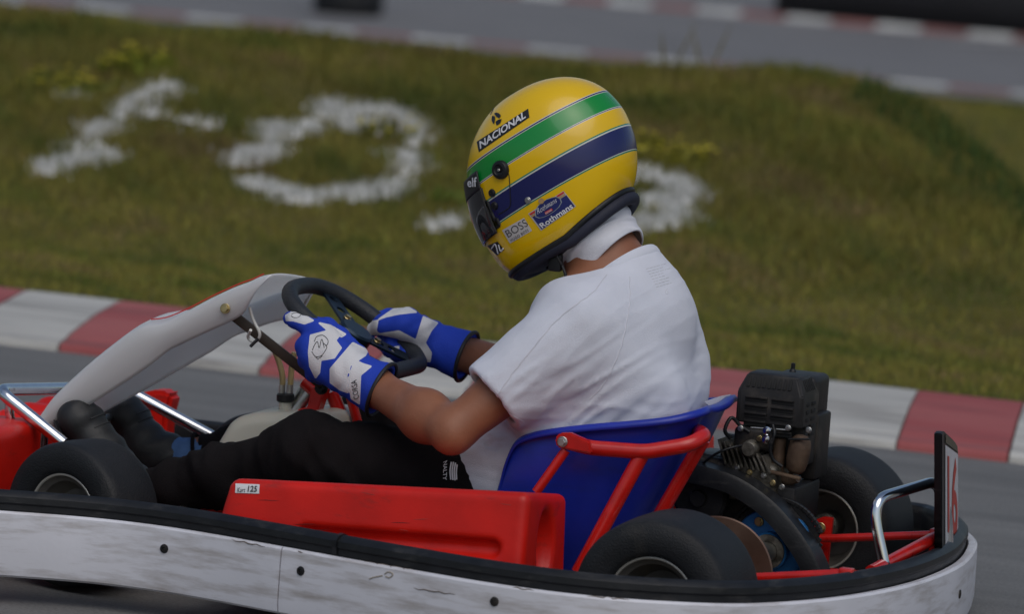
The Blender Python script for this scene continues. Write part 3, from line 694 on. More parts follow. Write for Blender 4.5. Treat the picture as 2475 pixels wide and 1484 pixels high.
# --- chassis
tube('axle', [(XR, -.50, .14), (XR, .47, .14)], .0185, STEEL, kart, 20)
for s in (-1, 1):
    pts = fillet([(-.95, s * .12, .07), (-.70, s * .17, .07), (-.45, s * .30, .068), (.05, s * .30, .066), (.25, s * .30, .07), (.60, s * .29, .075), (.74, s * .26, .09)], .08)
    tube('chassis_rail', pts, .0145, REDP, kart, 14)
for x, y in ((-.86, .13), (-.30, .30), (.15, .30), (.68, .27)): tube('cross_member', [(x, -y, .07), (x, y, .07)], .0135, REDP, kart, 12)
MB().add(*box_geo((-.46, 0, .052), (.42, 0, 0), (0, .28, 0), (0, 0, .004), .003)).build('floor_tray', FLOORM, kart)
for s in (-1, 1):   # outriggers that carry the bumper, front stub axles
    tube('stub_axle', [(-.607, s * .22, .13), (-.607, s * .40, .13)], .011, STEEL, kart)
    MB().add(*box_geo((-.607, s * .235, .12), (.016, 0, 0), (0, .02, 0), (0, 0, .055), .004)).build('kingpin_yoke', REDP, kart)
    tube('front_arm', [(-.66, s * .17, .075), (-.607, s * .235, .09)], .013, REDP, kart)
    tube('bumper_bracket', [(-.35, s * .30, .09), (-.35, s * .58, .12)], .011, REDP, kart)
    tube('tie_rod', [(-.52, s * .03, .12), (-.54, s * .24, .13)], .005, STEEL, kart)
# rear frame that shows beside the wheel
tube('rear_rail', [P(1640, 1418, -.32), P(1810, 1399, -.32), P(2048, 1388, -.32)], .009, REDP, kart)
MB().add(*box_geo(P(2046, 1388, -.32), (.012, 0, 0), (0, .011, 0), (0, 0, .010), .003)).build('rail_end', REDP, kart)
tube('rear_rail', [P(1950, 1302, .25), P(2010, 1302, .25), P(2262, 1293, .25)], .0075, REDP, kart)
tube('rear_stay', [P(2105, 1383, -.16), P(2262, 1299, .16)], .0115, REDP, kart)
MB().add(*box_geo(P(2262, 1297, .17), (.010, 0, 0), (0, .012, 0), (0, 0, .014), .003)).build('stay_end', REDP, kart)
tube('rear_post', [P(2258, 1300, .2), P(2250, 1392, .2)], .008, REDP, kart)
MB().add(*plate_geo([P(1960, 1262, .27), P(1990, 1250, .27), P(2012, 1253, .27), P(2003, 1330, .27), P(1996, 1400, .27), P(1938, 1400, .27)], (0, 1, 0), .012)).build('axle_bracket', REDP, kart)
MB().add(*plate_geo([P(1955, 1275, .24), P(1974, 1272, .24), P(1960, 1400, .24), P(1925, 1400, .24)], (0, 1, 0), .006)).build('bracket_tab', REDP, kart)
bolt('bracket_bolt', P(1983, 1277, .262), (0, -1, 0), .008, .012, BRASS, kart)
# brake disc, blue sprocket hub, bearing
c = np.array([XR, -.225, .14]); mb = MB().add(*lathe_geo([(.035, -.003), (.098, -.003), (.100, 0), (.098, .003), (.035, .003)], c, (0, 1, 0), 56, True)); dsc = mb.build('brake_disc', DISC, kart, 'rust brown brake disc', 30)
c = np.array([XR, .10, .14]); hub = MB().add(*lathe_geo([(.019, -.030), (.031, -.030), (.034, -.026), (.034, -.008), (.058, -.006), (.0585, -.002), (.073, -.001), (.075, .002), (.074, .014), (.019, .014)], c, (0, 1, 0), 56, True)).build('sprocket_carrier', HUBBLUE, kart, 'blue sprocket carrier on the axle', 30)
MB().add(*lathe_geo([(.019, -.034), (.031, -.0335), (.0315, -.029), (.019, -.029)], c, (0, 1, 0), 30, True)).build('bearing_ring', ALU, hub)
for k in range(4):
    a = k * math.pi / 2 + .5; bolt('carrier_bolt', c + np.array([math.cos(a) * .055, -.006, math.sin(a) * .055]), (0, -1, 0), .0065, .009, BRASS, hub)
spk = []; nT = 52
for k in range(nT * 2):
    a = math.pi * k / nT; r = .088 if k % 2 else .083; spk.append((XR + r * math.cos(a), .118, .14 + r * math.sin(a)))
MB().add(*plate_geo(spk, (0, 1, 0), .005, 0)).build('sprocket', BLACKM, hub)
# chain guard: a curved channel over the sprocket
gpx = [(1660, 1112), (1720, 1125), (1790, 1147), (1850, 1183), (1900, 1226), (1945, 1280), (1980, 1335), (2004, 1392)]
gc = spline([P(x - 14, y + 4, .06) for x, y in gpx], 40); A = []
for i, p in enumerate(gc):
    t = unit(gc[min(i + 1, 39)] - gc[max(i - 1, 0)]); n = np.array([-t[2], 0, t[0]]); n = n if n[2] > 0 or n[0] > 0 else -n
    A.append([p + np.array([0, -.004, 0]) - n * .034, p + np.array([0, -.004, 0]) - n * .006, p + np.array([0, .0, 0]) + n * .0, p + np.array([0, .055, 0]), p + np.array([0, .059, 0]) - n * .006, p + np.array([0, .059, 0]) - n * .034])
me = mesh_np('chain_guard', *grid_geo(np.array(A))); shell(me, .0025); sharp(me, 35); link('chain_guard', me, BLACKP, kart, 'glossy black curved chain guard'); sharp(me, 35)

# --- red side pods
def pod(mirror):
    s = -1. if mirror else 1.
    a, b = P(556, 1156, -.53), P(1275, 1191, -.53); xf, xr = a[0], b[0]; zf, zr = a[2], b[2]
    def f(p):
        x, y, z = p[..., 0], p[..., 1] * s, p[..., 2]
        t = np.clip((x - xf) / (xr - xf), -.2, 1.2); top = zf + (zr - zf) * t - np.clip(y + .53, 0, 1) * .13; ztop = top
        o = -.545 + .018 * np.clip((z - .16) / .1, -1, 1.3)                       # outer face leans in at the top
        ddx = np.maximum((xf - .34 * (zf - z) * .55) - x, x - (xr + .004 * (ztop - z) / .1)); q = np.stack([ddx, np.maximum(o - y, y + .315), np.maximum(z - ztop, .055 - z)], -1) + .016
        d = np.sqrt((np.maximum(q, 0) ** 2).sum(-1)) + np.minimum(q.max(-1), 0) - .016
        gz = zf + (zr - zf) * np.clip((x - xf) / (xr - xf), 0, 1) - .088 - .012 * np.clip((x - xf) / (xr - xf), 0, 1)
        xc = np.clip(x, xf + .15, xr - .055); g = np.sqrt((x - xc) ** 2 + ((y - o + .004) * .8) ** 2 + (z - gz) ** 2) - .017
        d = smax(d, -g, .008)
        h = np.sqrt(((x - xr) / .035) ** 2 + ((y + .425) / .042) ** 2 + ((z - (zr - .105)) / .062) ** 2) - 1; d = smax(d, -h * .035, .01)
        return d
    lo, hi = np.array([xf - .09, -.60, .03]), np.array([xr + .03, -.28, max(zf, zr) + .03])
    if mirror: lo[1], hi[1] = .28, .60
    V, Q = sdf_mesh(f, lo, hi, .0055); o = link('side_pod', mesh_np('side_pod', V, Q), RED, kart, 'red moulded plastic side pod'); return o, V, Q
podn, pv, pq = pod(False); podf, _, _ = pod(True)
podt = bvh(pv, pq)
stc = [(569, 1192), (627, 1194), (628, 1172), (570, 1170)]
decal('sticker', podt, stc, WINK, podn, .0012, 8, 4, None, 'small white rounded sticker')
decal_text('lettering', podt, [(574, 1191), (594, 1190), (594, 1180), (574, 1179)], 'Kart', INK, podn, .0022, .0, .25)
decal_text('lettering', podt, [(599, 1189.5), (623, 1190), (623, 1175.5), (599, 1175)], '125', INK, podn, .0022, .02, .2)

for k in range(8):
    x = random.uniform(620, 1230); y = np.interp(x, [555, 1270], [1160, 1195]) + random.choice([random.uniform(14, 50), random.uniform(60, 120)]); L = random.uniform(12, 60); sl_ = random.uniform(-.1, .25)
    q = [(x + L * t, y + L * t * sl_ + random.uniform(-.6, .6)) for t in np.linspace(0, 1, 6)]
    if all(a < 1240 for a, _ in q): MB().add(*tube_geo(lay(podt, q, .0001), [.0001, .0004, .0005, .0005, .0004, .0001], 5)).build('scratch', mat('scratch', (.34, .05, .04), .6) if k % 3 else mat('rub_mark', (.05, .01, .01), .7), podn)
# --- red front nose, three moulded pieces in one shell
def nose_f(p):
    x, y, z = p[..., 0], p[..., 1], p[..., 2]; ay = np.abs(y)
    xc = -1.03 + .12 * np.clip(ay / .42, 0, 1.2) ** 2.2; zh = .20 + .045 * np.clip((ay - .1) / .3, 0, 1) + .004 * np.cos(y * 110)
    q = np.stack([np.abs(x - xc) - .07, ay - .40, np.abs(z - (zh + .06) / 2) - (zh - .06) / 2], -1) + .025
    return (np.sqrt((np.maximum(q, 0) ** 2).sum(-1)) + np.minimum(q.max(-1), 0) - .025) * .8
V, Q = sdf_mesh(nose_f, (-1.15, -.47, .03), (-.58, .47, .29), .0075); link('nose', mesh_np('nose', V, Q), RED, kart, 'red moulded front nose')
# near red front fender block with ribs, and the raised far horn
def fend(p):
    x, y, z = p[..., 0], p[..., 1], p[..., 2]
    q = np.stack([np.abs(x + .905) - .095, np.abs(y + .30) - .10 - .006 * np.cos(x * 170), np.abs(z - .155) - .105 - .02 * (x + .9)], -1) + .022
    return (np.sqrt((np.maximum(q, 0) ** 2).sum(-1)) + np.minimum(q.max(-1), 0) - .022) * .85
V, Q = sdf_mesh(fend, (-1.03, -.44, .02), (-.78, -.16, .29), .006); link('nose_block', mesh_np('nose_block', V, Q), RED, kart, 'red ribbed end of the nose')
hp = [P(x, y, .40) for x, y in [(245, 1015), (262, 985), (300, 965), (340, 950), (372, 944), (402, 946), (415, 956), (412, 975), (402, 1010), (396, 1100), (300, 1115), (250, 1110)]]
MB().add(*plate_geo(hp, (0, 1, 0), .05, .008)).build('nose_horn', RED, kart, 'raised red far end of the nose', 50)

# --- chrome front hoop and lower bars
yn, yf_ = -.25, .25
A_ = P(-6, 942, yn); D_ = P(305, 950, yf_); hoop = fillet([P(155, 1072, yn) , A_, D_ + np.array([-.01, 0, .01]), P(532, 1066, yf_)], .035, 8)
tube('front_hoop', hoop, .0115, CHROME, kart, 16)
hb = fillet([P(22, 960, -.24), P(24, 1020, -.24), P(45, 1042, -.22), P(105, 1036, -.1), P(210, 1020, .1)], .03, 6); tube('lower_hoop', hb, .0085, CHROME, kart, 12)
tube('hoop_post', [P(97, 1040, -.18), P(88, 1120, -.18)], .008, STEEL, kart)
# pedals
for nm, pts, Y in (('pedal', [(105, 1110), (108, 1020), (122, 1005), (160, 1000), (200, 1000)], -.14), ('pedal', [(262, 1110), (250, 1010), (238, 960), (240, 925)], .10)):
    q = fillet([P(x, y, Y) for x, y in pts], .02, 5); tube(nm, q, .0075, CHROME, kart, 12)
tube('pedal_bar', [P(190, 1040, -.16), P(285, 1000, .14)], .007, STEEL, kart)

FAIR = mat('thin_white_plastic', (.97, .97, .94), .42, sss=.7, bump=.04, bscale=60); FAIR.node_tree.nodes['Principled BSDF'].inputs['Subsurface Radius'].default_value = (.06, .06, .055)
# --- front fairing: an open-backed channel of white plastic
T_ = [(78, 1030), (100, 1000), (130, 960), (210, 885), (290, 820), (325, 797), (350, 787), (390, 780), (440, 757), (500, 724), (560, 695), (600, 680), (628, 667), (655, 662)]
L_ = [(108, 1048), (130, 1032), (160, 1012), (230, 971), (298, 928), (335, 903), (365, 882), (408, 848), (440, 832), (490, 808), (530, 790), (560, 776), (590, 756), (606, 728)]
YN, YF = -.16, .15
nT = 48
Tn = spline([P(x, y, YN) for x, y in T_], nT); Ln = spline([P(x, y, YN + .005) for x, y in L_], nT)
A = []
for i in range(nT):
    s = i / (nT - 1); a, b = Tn[i], Ln[i]; wn = (YF - YN) * (.55 + .45 * min(1, s * 1.8)); dn = b - a; dn[1] = 0
    row = []; sag = .75 * max(0, (s - .5) / .5) ** 1.5
    ymid = YN + wn / 2
    def yy(t): return YN + wn * t
    out = -unit(dn) * .03 * math.sin(math.pi * min(1, .25 + s))
    row.append(b + [0, .0, 0])
    row.append(a + dn * .7 + [0, -.004, 0]); row.append(a + dn * .35 + [0, -.007, 0]); row.append(a + dn * .10 + [0, -.002, 0])
    for t in (.02, .10, .25, .5, .75, .90, .98):
        row.append(np.array([a[0], yy(t), a[2]]) + out * (math.sin(math.pi * t) * .6 + .0) + (dn * .02 if t in (.02, .98) else 0) + dn * sag * t ** 1.4)
    for t, e in ((.10, .002), (.35, .007), (.7, .004), (1., 0)):
        row.append(np.array([a[0], YN + wn + e, a[2]]) + dn * (sag + t * (1 - .35 * min(1, sag))))
    A.append(row)
A = np.array(A); A2 = np.array([spline(r, 40) for r in A])
me = mesh_np('front_fairing', *grid_geo(A2)); shell(me, .0035); ff = link('front_fairing', me, FAIR, kart, 'white translucent plastic front fairing')
ftree = bvh(*grid_geo(A2))
sp = np.array([A2[i][14] + np.array([-.0025, -.0, .0035]) for i in range(22, 44)]); MB().add(*tube_geo(sp, .0013, 6)).build('red_stripe', REDINK, ff)
fb = bolt('fairing_bolt', P(545, 746, YN - .010), (0.1, -1, .1), .007, .010, BRASS, ff)

# --- steering
SWC = P(858, 797, 0); B_ = math.radians(31); SU = np.array([-math.cos(B_), 0, math.sin(B_)]); SV = np.array([0, 1., 0]); SN = np.array([math.sin(B_), 0, math.cos(B_)])
rimpts = []
for k in range(96):
    a = 2 * math.pi * k / 96; e = 2 / 2.5; u = .132 * math.copysign(abs(math.cos(a)) ** e, math.cos(a)); v = .135 * math.copysign(abs(math.sin(a)) ** e, math.sin(a))
    u = max(u, -.118); rimpts.append(SWC + SU * u + SV * v)
for _ in range(3): rimpts = [(rimpts[i - 1] + 2 * rimpts[i] + rimpts[(i + 1) % 96]) / 4 for i in range(96)]
GRIP = mat('grip_rubber', (.016, .019, .024), .55, var=.25, vscale=30, bump=.35, bscale=260)
sw = tube('steering_wheel', rimpts, .0150, GRIP, kart, 18, True, 'black D-shaped steering wheel')
SPK = mat('anodised_spoke', (.014, .028, .048), .35, metal=.6, var=.2, vscale=20)
HUBW = Ppl(858, 806, SWC - SN * .006, SN)
ends = [Ppl(778, 690, SWC - SN * .006, SN), Ppl(985, 868, SWC - SN * .006, SN), SWC - SN * .006 + SV * -.13 + SU * .01]
for e in ends:
    t = unit(e - HUBW); s_ = np.cross(SN, t); Ls = np.linalg.norm(e - HUBW)
    # flat spoke with two round holes: strips around the openings
    mb = MB(); holes = [Ls * .45, Ls * .68]; hr = .0095; hw0, hw1 = .021, .017; N = 24
    bm = bmesh.new()
    outl = [(0, -hw0), (Ls, -hw1), (Ls, hw1), (0, hw0)]
    def ringpts(cx, r): return [(cx + r * math.cos(2 * math.pi * k / N), r * math.sin(2 * math.pi * k / N)) for k in range(N)]
    edges = []
    for lp in [outl] + [ringpts(h, hr) for h in holes]:
        vs = [bm.verts.new((x, y, 0)) for x, y in lp]; edges += [bm.edges.new((vs[i], vs[(i + 1) % len(vs)])) for i in range(len(vs))]
    bmesh.ops.triangle_fill(bm, use_beauty=True, use_dissolve=False, edges=edges)
    bad = [f for f in bm.faces if any((f.calc_center_median().x - h) ** 2 + f.calc_center_median().y ** 2 < (hr * .9) ** 2 for h in holes)]
    bmesh.ops.delete(bm, geom=bad, context='FACES_ONLY')
    r = bmesh.ops.extrude_face_region(bm, geom=list(bm.faces)); bmesh.ops.translate(bm, verts=[g for g in r['geom'] if isinstance(g, bmesh.types.BMVert)], vec=(0, 0, .004))
    bmesh.ops.recalc_face_normals(bm, faces=bm.faces)
    for v in bm.verts: v.co = Vector(HUBW + t * v.co.x + s_ * v.co.y + SN * v.co.z)
    me = bm_mesh('spoke', bm); link('spoke', me, SPK, sw); sharp(me, 30)
hb = MB().add(*cyl_geo(HUBW - SN * .02, HUBW + SN * .010, .034, 28, .004)); hb.build('hub_plate', SPK, sw, None, 30)
for e in ends:
    t = unit(e - HUBW); bolt('spoke_bolt', HUBW + t * .046 + SN * .004, SN, .006, .007, BRASS, sw)
colb = HUBW - SN * .05; tube('steering_column', [HUBW, P(700, 1015, .0) ], .010, STEEL, kart)
# struts and brackets below the wheel
MB().add(*bar_geo(P(566, 764, -.12), P(778, 930, -.06), .013, .018)).build('fairing_strut', mat('painted_strut', (.035, .022, .014), .55, var=.4, vscale=25), kart, 'dark brown fairing strut')
tube('tie_loop', fillet([P(603, 742, -.14), P(612, 775, -.13), P(632, 808, -.13), P(618, 830, -.12), P(596, 818, -.12), P(606, 798, -.14)], .02, 5), .0028, ZIP, kart)
tube('tie_tail', [P(628, 815, -.125), P(605, 838, -.13)], .003, INK, kart)
for a, b, r in (((800, 945), (842, 1045), .013), ((845, 950), (872, 1050), .009)):
    tube('column_support', [P(*a, 0.02), P(*b, 0.04)], r, REDP, kart)
MB().add(*plate_geo([P(752, 938, -.03), P(790, 930, -.03), P(765, 1000, -.03), P(735, 1004, -.03), P(712, 1030, -.03), P(700, 1030, -.03), P(718, 990, -.03), P(742, 985, -.03)], (0, 1, 0), .03, .002)).build('column_bracket', REDP, kart, None, 40)
tube('column_collar', [P(740, 918, -.01), P(780, 955, -.01)], .017, REDP, kart)
bolt('column_bolt', P(778, 938, -.045), (0, -1, 0), .009, .016, BLACKM, kart)
tube('steel_rod', [P(745, 925, .04), P(708, 985, .05)], .010, STEEL, kart)

# --- fuel tank with cap and hoses
TK = [P(x, y, .02)[[0, 2]] for x, y in [(530, 1112), (604, 986), (640, 981), (842, 984), (846, 1130)]]
def tank(p):
    q = p[..., [0, 2]]; d2 = None; n = len(TK); cc = np.mean(TK, 0)
    for i in range(n):
        a, b = TK[i], TK[(i + 1) % n]; t = (b - a) / np.linalg.norm(b - a); nn = np.array([t[1], -t[0]]); nn = nn if (cc - a) @ nn < 0 else -nn
        e = (q - a) @ nn; d2 = e if d2 is None else smax(d2, e, .03)
    w_ = np.stack([d2, np.abs(p[..., 1] - .02) - .075], -1) + .022
    return np.sqrt((np.maximum(w_, 0) ** 2).sum(-1)) + np.minimum(w_.max(-1), 0) - .022
V, Q = sdf_mesh(tank, (-.62, -.09, .12), (-.26, .13, .34), .006); ft = link('fuel_tank', mesh_np('fuel_tank', V, Q), CREAM, kart, 'translucent white plastic fuel tank')
pc = P(690, 985, .02); ca, cb = P(690, 972, .02), P(690, 950, .02); MB().add(*cyl_geo(ca, cb, .0165, 24, .003)).build('cap', BLACKP, ft)
tube('cap_neck', [pc - [0, 0, .02], ca], .012, CREAM, ft)
for i, q in enumerate(([(681, 952), (683, 915), (676, 880), (664, 848)], [(700, 952), (703, 915), (706, 880), (712, 852)])):
    tube('hose', spline([P(x, y, .02) for x, y in q], 14), .0055, HOSE, ft, 10)
    tube('hose_barb', [P(q[0][0], 955, .02), P(q[0][0] + 1, 930, .02)], .0062, STEEL, ft, 10)

# --- seat: bucket shell with rolled rim
rim_px = [(1205, 1215, -.20), (1212, 1180, -.205), (1228, 1115, -.21), (1252, 1066, -.215), (1290, 1047, -.22), (1340, 1037, -.225), (1430, 1026, -.225), (1520, 1018, -.22), (1610, 1008, -.205), (1670, 994, -.175), (1700, 984, -.13)]
rimN = np.array([P(*q) for q in rim_px])
mid = np.array([[.392, -.06, .405], [.385, .0, .400], [.378, .07, .398]])
farw = [np.array([p[0] - .04, -p[1], p[2] - .012]) for p in rimN[::-1]]
rimP = spline(np.vstack([rimN, mid, farw]), 90)
cen = np.array([.13, 0, .06]); A = []
for i, p in enumerate(rimP):
    back = np.clip((p[0] - .10) / .3, 0, 1)
    bot = np.array([.03 + (p[0] - .02) * .56, p[1] * .72, .075]); row = []
    for t in np.linspace(0, 1, 14):
        q = bot + (p - bot) * t; bulge = math.sin(math.pi * t) * (.032 - .024 * back); rd = unit(np.array([p[0] - .13, p[1] * 1.3, 0])); q = q + rd * bulge; row.append(q)
    rd = unit(np.array([max(p[0] - .2, 0) * .8, p[1], 0]) + 1e-6)
    row.append(p + rd * .012 + [0, 0, .002]); row.append(p + rd * .018 - [0, 0, .003]); row.append(p + rd * .019 - [0, 0, .010]); A.append(row)
A = np.array(A); Vs, Fs = grid_geo(A); Vs = list(map(tuple, Vs)); o_ = len(Vs); Vs.append((.13, 0, .062)); nv = A.shape[1]
Fs = list(Fs) + [(i * nv, o_, (i + 1) * nv) for i in range(len(A) - 1)] + [((len(A) - 1) * nv, o_, 0)]
me = mesh_np('seat', np.array(Vs), Fs); shell(me, .004); seat = link('seat', me, BLUE, kart, 'blue moulded plastic bucket seat')
stree = bvh(np.array(Vs), Fs)
# sticker on the inside of the far wing
MB().add(*plate_geo([P(1702, 971, .06), P(1742, 958, .13), P(1768, 953, .17), P(1752, 972, .15), P(1716, 984, .07)], (.2, -.9, .4), .001, 0)).build('seat_label', GREYINK, seat)
# --- red seat support
hN = fillet([P(1362, 1066, -.265), P(1425, 1083, -.265), P(1560, 1093, -.255), P(1668, 1075, -.235), P(1702, 1054, -.20), P(1690, 1044, -.13), P(1660, 1040, -.04)], .018, 6)
tube('support_hoop', hN, .0135, REDP, kart, 16)
MB().add(*plate_geo([P(1345, 1082, -.283), P(1340, 1060, -.283), P(1352, 1047, -.283), P(1378, 1047, -.283), P(1425, 1068, -.283), P(1430, 1098, -.283), P(1385, 1090, -.283)], (0, 1, 0), .014, .003)).build('hoop_lug', REDP, kart, None, 40)
bolt('lug_bolt', P(1360, 1068, -.284), (0, -1, 0), .007, .009, STEEL, kart, True)
for a, b, r in (((1368, 1088, -.27), (1296, 1190, -.285), .0085), ((1552, 1098, -.25), (1398, 1385, -.29), .0135), ((1700, 1062, -.17), (1592, 1250, -.17), .0125)):
    tube('seat_strut', [P(*a), P(*b)], r, REDP, kart, 14)

# --- chrome rear hoop and number plate
rh = fillet([P(2142, 1385, -.10), P(2114, 1255, -.10), P(2124, 1204, -.09), P(2262, 1163, .13), P(2290, 1240, .22), P(2292, 1330, .22)], .035, 8)
tube('rear_hoop', rh, .0098, CHROME, kart, 16)
pl0 = P(2281, 1190, .06); pl_r = unit(np.array([-.165, 1., 0])); pl_n = unit(np.cross(pl_r, [0, 0, 1])); 
def pp_(px, py): return Ppl(px, py, pl0, pl_n)
poly = [pp_(*q) for q in [(2282, 1342), (2277, 1330), (2277, 1050), (2279, 1044), (2284, 1043), (2306, 1064), (2313, 1074), (2316, 1090), (2316, 1300), (2313, 1320), (2300, 1338), (2288, 1343)]]
plate = MB().add(*plate_geo(poly, -pl_n, .014, .002)).build('number_plate', BLACKP, kart, 'upright number plate with red 16', 40)
fp = [pp_(*q) + pl_n * .0008 for q in [(2287, 1335), (2283.5, 1320), (2283.5, 1076), (2313.5, 1098), (2314, 1300), (2311, 1316), (2299, 1332)]]
MB().add(*plate_geo(fp, pl_n, .0006, 0)).build('white_face', mat('plate_white', (.62, .62, .64), .4, var=.06), plate)
fp = [pp_(*q) + pl_n * .0012 for q in [(2283.5, 1071), (2283.5, 1050), (2306, 1069), (2312, 1080), (2313, 1093)]]
MB().add(*plate_geo(fp, pl_n, .0006, 0)).build('top_tape', mat('olive_tape', (.09, .08, .05), .5), plate)
def plate_text(s, corners):
    V, F = text_geo(s, .02); px = bil(corners, V[:, 0], V[:, 1]); MB().add([pp_(*q) + pl_n * .0022 for q in px], F).build('number', mat('plate_red', (.50, .045, .03), .5), plate)
plate_text('16', [(2288, 1289), (2312, 1304), (2311.5, 1108), (2287.5, 1097)])

# --- engine
EY = .13
eng_c = P(1860, 1000, EY)
SHR = mat('engine_cowl', (.014, .013, .013), .5, spec=.35, var=.25, vscale=30, bump=.12, bscale=160, dirt=((.06, .05, .042), (1, 1, 1), 14, .52, .75))
ex = np.array([1., 0, 0]); ey = np.array([0, 1., 0]); ez = np.array([0, 0, 1.])
c0 = P(1858, 990, EY); xl, xr_ = P(1777, 990, EY)[0], P(1941, 990, EY)[0]; zt1, zs, zb = P(1858, 916, EY)[2], P(1858, 952, EY)[2], P(1858, 1028, EY)[2]; YD = .105
def cowl_ring(z, ix0, ix1, iy0, iy1, ch):
    x0, x1, y0, y1 = xl + ix0, xr_ - ix1, EY + iy0, EY + YD - iy1
    return [(x0 + ch, y0, z), (x1 - ch, y0, z), (x1, y0 + ch, z), (x1, y1 - ch, z), (x1 - ch, y1, z), (x0 + ch, y1, z), (x0, y1 - ch, z), (x0, y0 + ch, z)]
rings = [cowl_ring(zb, 0, 0, 0, 0, .006), cowl_ring(zs, 0, 0, 0, 0, .006), cowl_ring(zt1 + .004, .012, .014, .014, .02, .006), cowl_ring(zt1 + .007, .018, .02, .022, .026, .006)]
V = [p for r in rings for p in r]; F = [tuple(range(7, -1, -1)), tuple(24 + k for k in range(8))]
for i in range(3):
    for k in range(8): F.append((i * 8 + k, i * 8 + (k + 1) % 8, (i + 1) * 8 + (k + 1) % 8, (i + 1) * 8 + k))
bm = bmesh.new(); vs = [bm.verts.new(v) for v in V]
for f in F: bm.faces.new([vs[i] for i in f])
bmesh.ops.recalc_face_normals(bm, faces=bm.faces); bmesh.ops.bevel(bm, geom=list(bm.edges), offset=.0022, segments=2, affect='EDGES')
me = bm_mesh('engine', bm); eng = link('engine', me, SHR, kart, 'black petrol engine with louvred cowl'); sharp(me, 30)
DARK = mat('engine_slot', (.006, .006, .006), .8)
def slot(a, b, wdt, dep, nrm):   # a recessed-looking louvre: raised lip above a dark slit
    a, b = np.asarray(a), np.asarray(b); MB().add(*bar_geo(a, b, dep, wdt, up=nrm, bev=.0008)).build('slot', DARK, eng)
W_ = xr_ - xl
for k in range(9):               # row of upright slits on the sloped shoulder
    x = xl + W_ * (.16 + k * .076); a = np.array([x, EY + .0035, zs + .010]); b = np.array([x, EY + .0125, zt1 - .001]); d = unit(b - a); n = np.array([0, -d[2], d[1]])
    MB().add(*box_geo((a + b) / 2 + n * .0004, d * .0105, np.array([.0030, 0, 0]), n * .0012, .0006)).build('slot', DARK, eng)
for side in (0, 1):
    for r in range(5):
        z = zs - .014 - r * .0145; x0 = xl + W_ * (.14 if side == 0 else .53); x1 = x0 + W_ * .33
        MB().add(*box_geo(((x0 + x1) / 2, EY - .0004, z), ex * (x1 - x0) / 2, ey * .0012, ez * .0030, .0006)).build('slot', DARK, eng)
        MB().add(*box_geo(((x0 + x1) / 2, EY - .002, z + .0052), ex * (x1 - x0) / 2, ey * .0028, ez * .0018, .0008)).build('louvre', SHR, eng)
for r in range(5):
    for q in range(2):
        z = zs - .016 - r * .0138; MB().add(*box_geo((xr_ + .0003, EY + .030 + q * .035, z), ex * .0012, ey * (.008 if q == 0 else .012), ez * .0034, .0006)).build('slot', DARK, eng)
for k in range(6):
    y = EY + .028 + k * .010; a = np.array([xr_ - .003, y, zs + .006]); b = np.array([xr_ - .013, y, zt1 + .001]); d = unit(b - a); n = np.array([-d[2], 0, d[0]]); n = n if n[0] > 0 else -n
    MB().add(*box_geo((a + b) / 2 + n * .0004, d * .011, ey * .0022, n * .001, .0005)).build('slot', DARK, eng)
# fuel-tank / filter housing behind, cap and stud
hb0 = P(1940, 960, EY + .15); MB().add(*box_geo(P(1932, 958, EY + .16), ex * .043, ey * .05, ez * .043, .012, 3)).build('air_filter_box', SHR, eng, None, 40)
tp_ = P(1915, 910, EY + .13); MB().add(*lathe_geo([(.026, -.012), (.024, .0), (.019, .005), (.007, .007), (.006, .012), (.004, .014), (.0038, .024), (.0005, .025)], tp_, ez, 24)).build('filler_cap', BLACKP, eng)
rust = P(1900, 913, EY + .05); MB().add(*lathe_geo([(.010, -.002), (.013, .001), (.008, .002), (.0005, .001)], rust, ez, 16)).build('rust_patch', RUST, eng)
MB().add(*box_geo(P(1972, 1075, EY + .15), ex * .014, ey * .04, ez * .06, .005)).build('side_cover', SHR, eng)
MB().add(*box_geo(((xl + xr_) / 2 + .01, EY + .07, zb - .03), ex * .050, ey * .04, ez * .045, .006, 2)).build('engine_block', BLACKM, eng, None, 40)
# cylinder with slanted fins
for k in range(9):
    a = P(1748 + k * 13, 1058 + k * 5.0, EY + .01); b = P(1765 + k * 13.5, 1118 + k * 3, EY + .01); t = unit(b - a); n = np.cross(t, ey)
    MB().add(*box_geo((a + b) / 2 + ey * .02, (b - a) / 2, ey * .05, n * .0018, .0006)).build('cooling_fin', ALU, eng)
ca_ = P(1755, 1092, EY + .06); cb_ = P(1875, 1112, EY + .06); tube('cylinder', [ca_, cb_], .034, BLACKM, eng, 20)
MB().add(*box_geo(P(1838, 1055, EY + .04), ex * .036, ey * .05, ez * .020, .008, 3)).build('carburettor', BLACKM, eng)
for q in ((1851, 1063, .006), (1853, 1042, .004)): MB().add(*lathe_geo([(.0005, .004), (.006, .003), (.008, 0)], P(q[0], q[1], EY - .022), -ey, 14)).build('bright_plug', CHROME, eng)
MB().add(*lathe_geo([(.0005, -.037), (.010, -.035), (.017, -.028), (.020, -.012), (.0205, .012), (.018, .026), (.011, .034), (.0005, .036)], P(1930, 1098, EY + .012), unit([.12, 0, 1]), 28)).build('muffler', RUST, eng, 'rust brown muffler can')
tube('exhaust_pipe', spline([P(1885, 1060, EY + .02), P(1882, 1100, EY + .02), P(1880, 1140, EY + .02), P(1900, 1160, EY + .03), P(1925, 1152, EY + .03)], 16), .012, RUST, eng)
mb = MB().add(*box_geo(P(1790, 1150, EY + .06), ex * .09, ey * .07, ez * .036, .012, 3)); mb.build('crankcase', ALU, eng, None, 40)
MB().add(*box_geo(P(1835, 1200, EY + .08), ex * .09, ey * .08, ez * .035, .006, 2)).build('engine_mount', BLACKM, eng, None, 40)
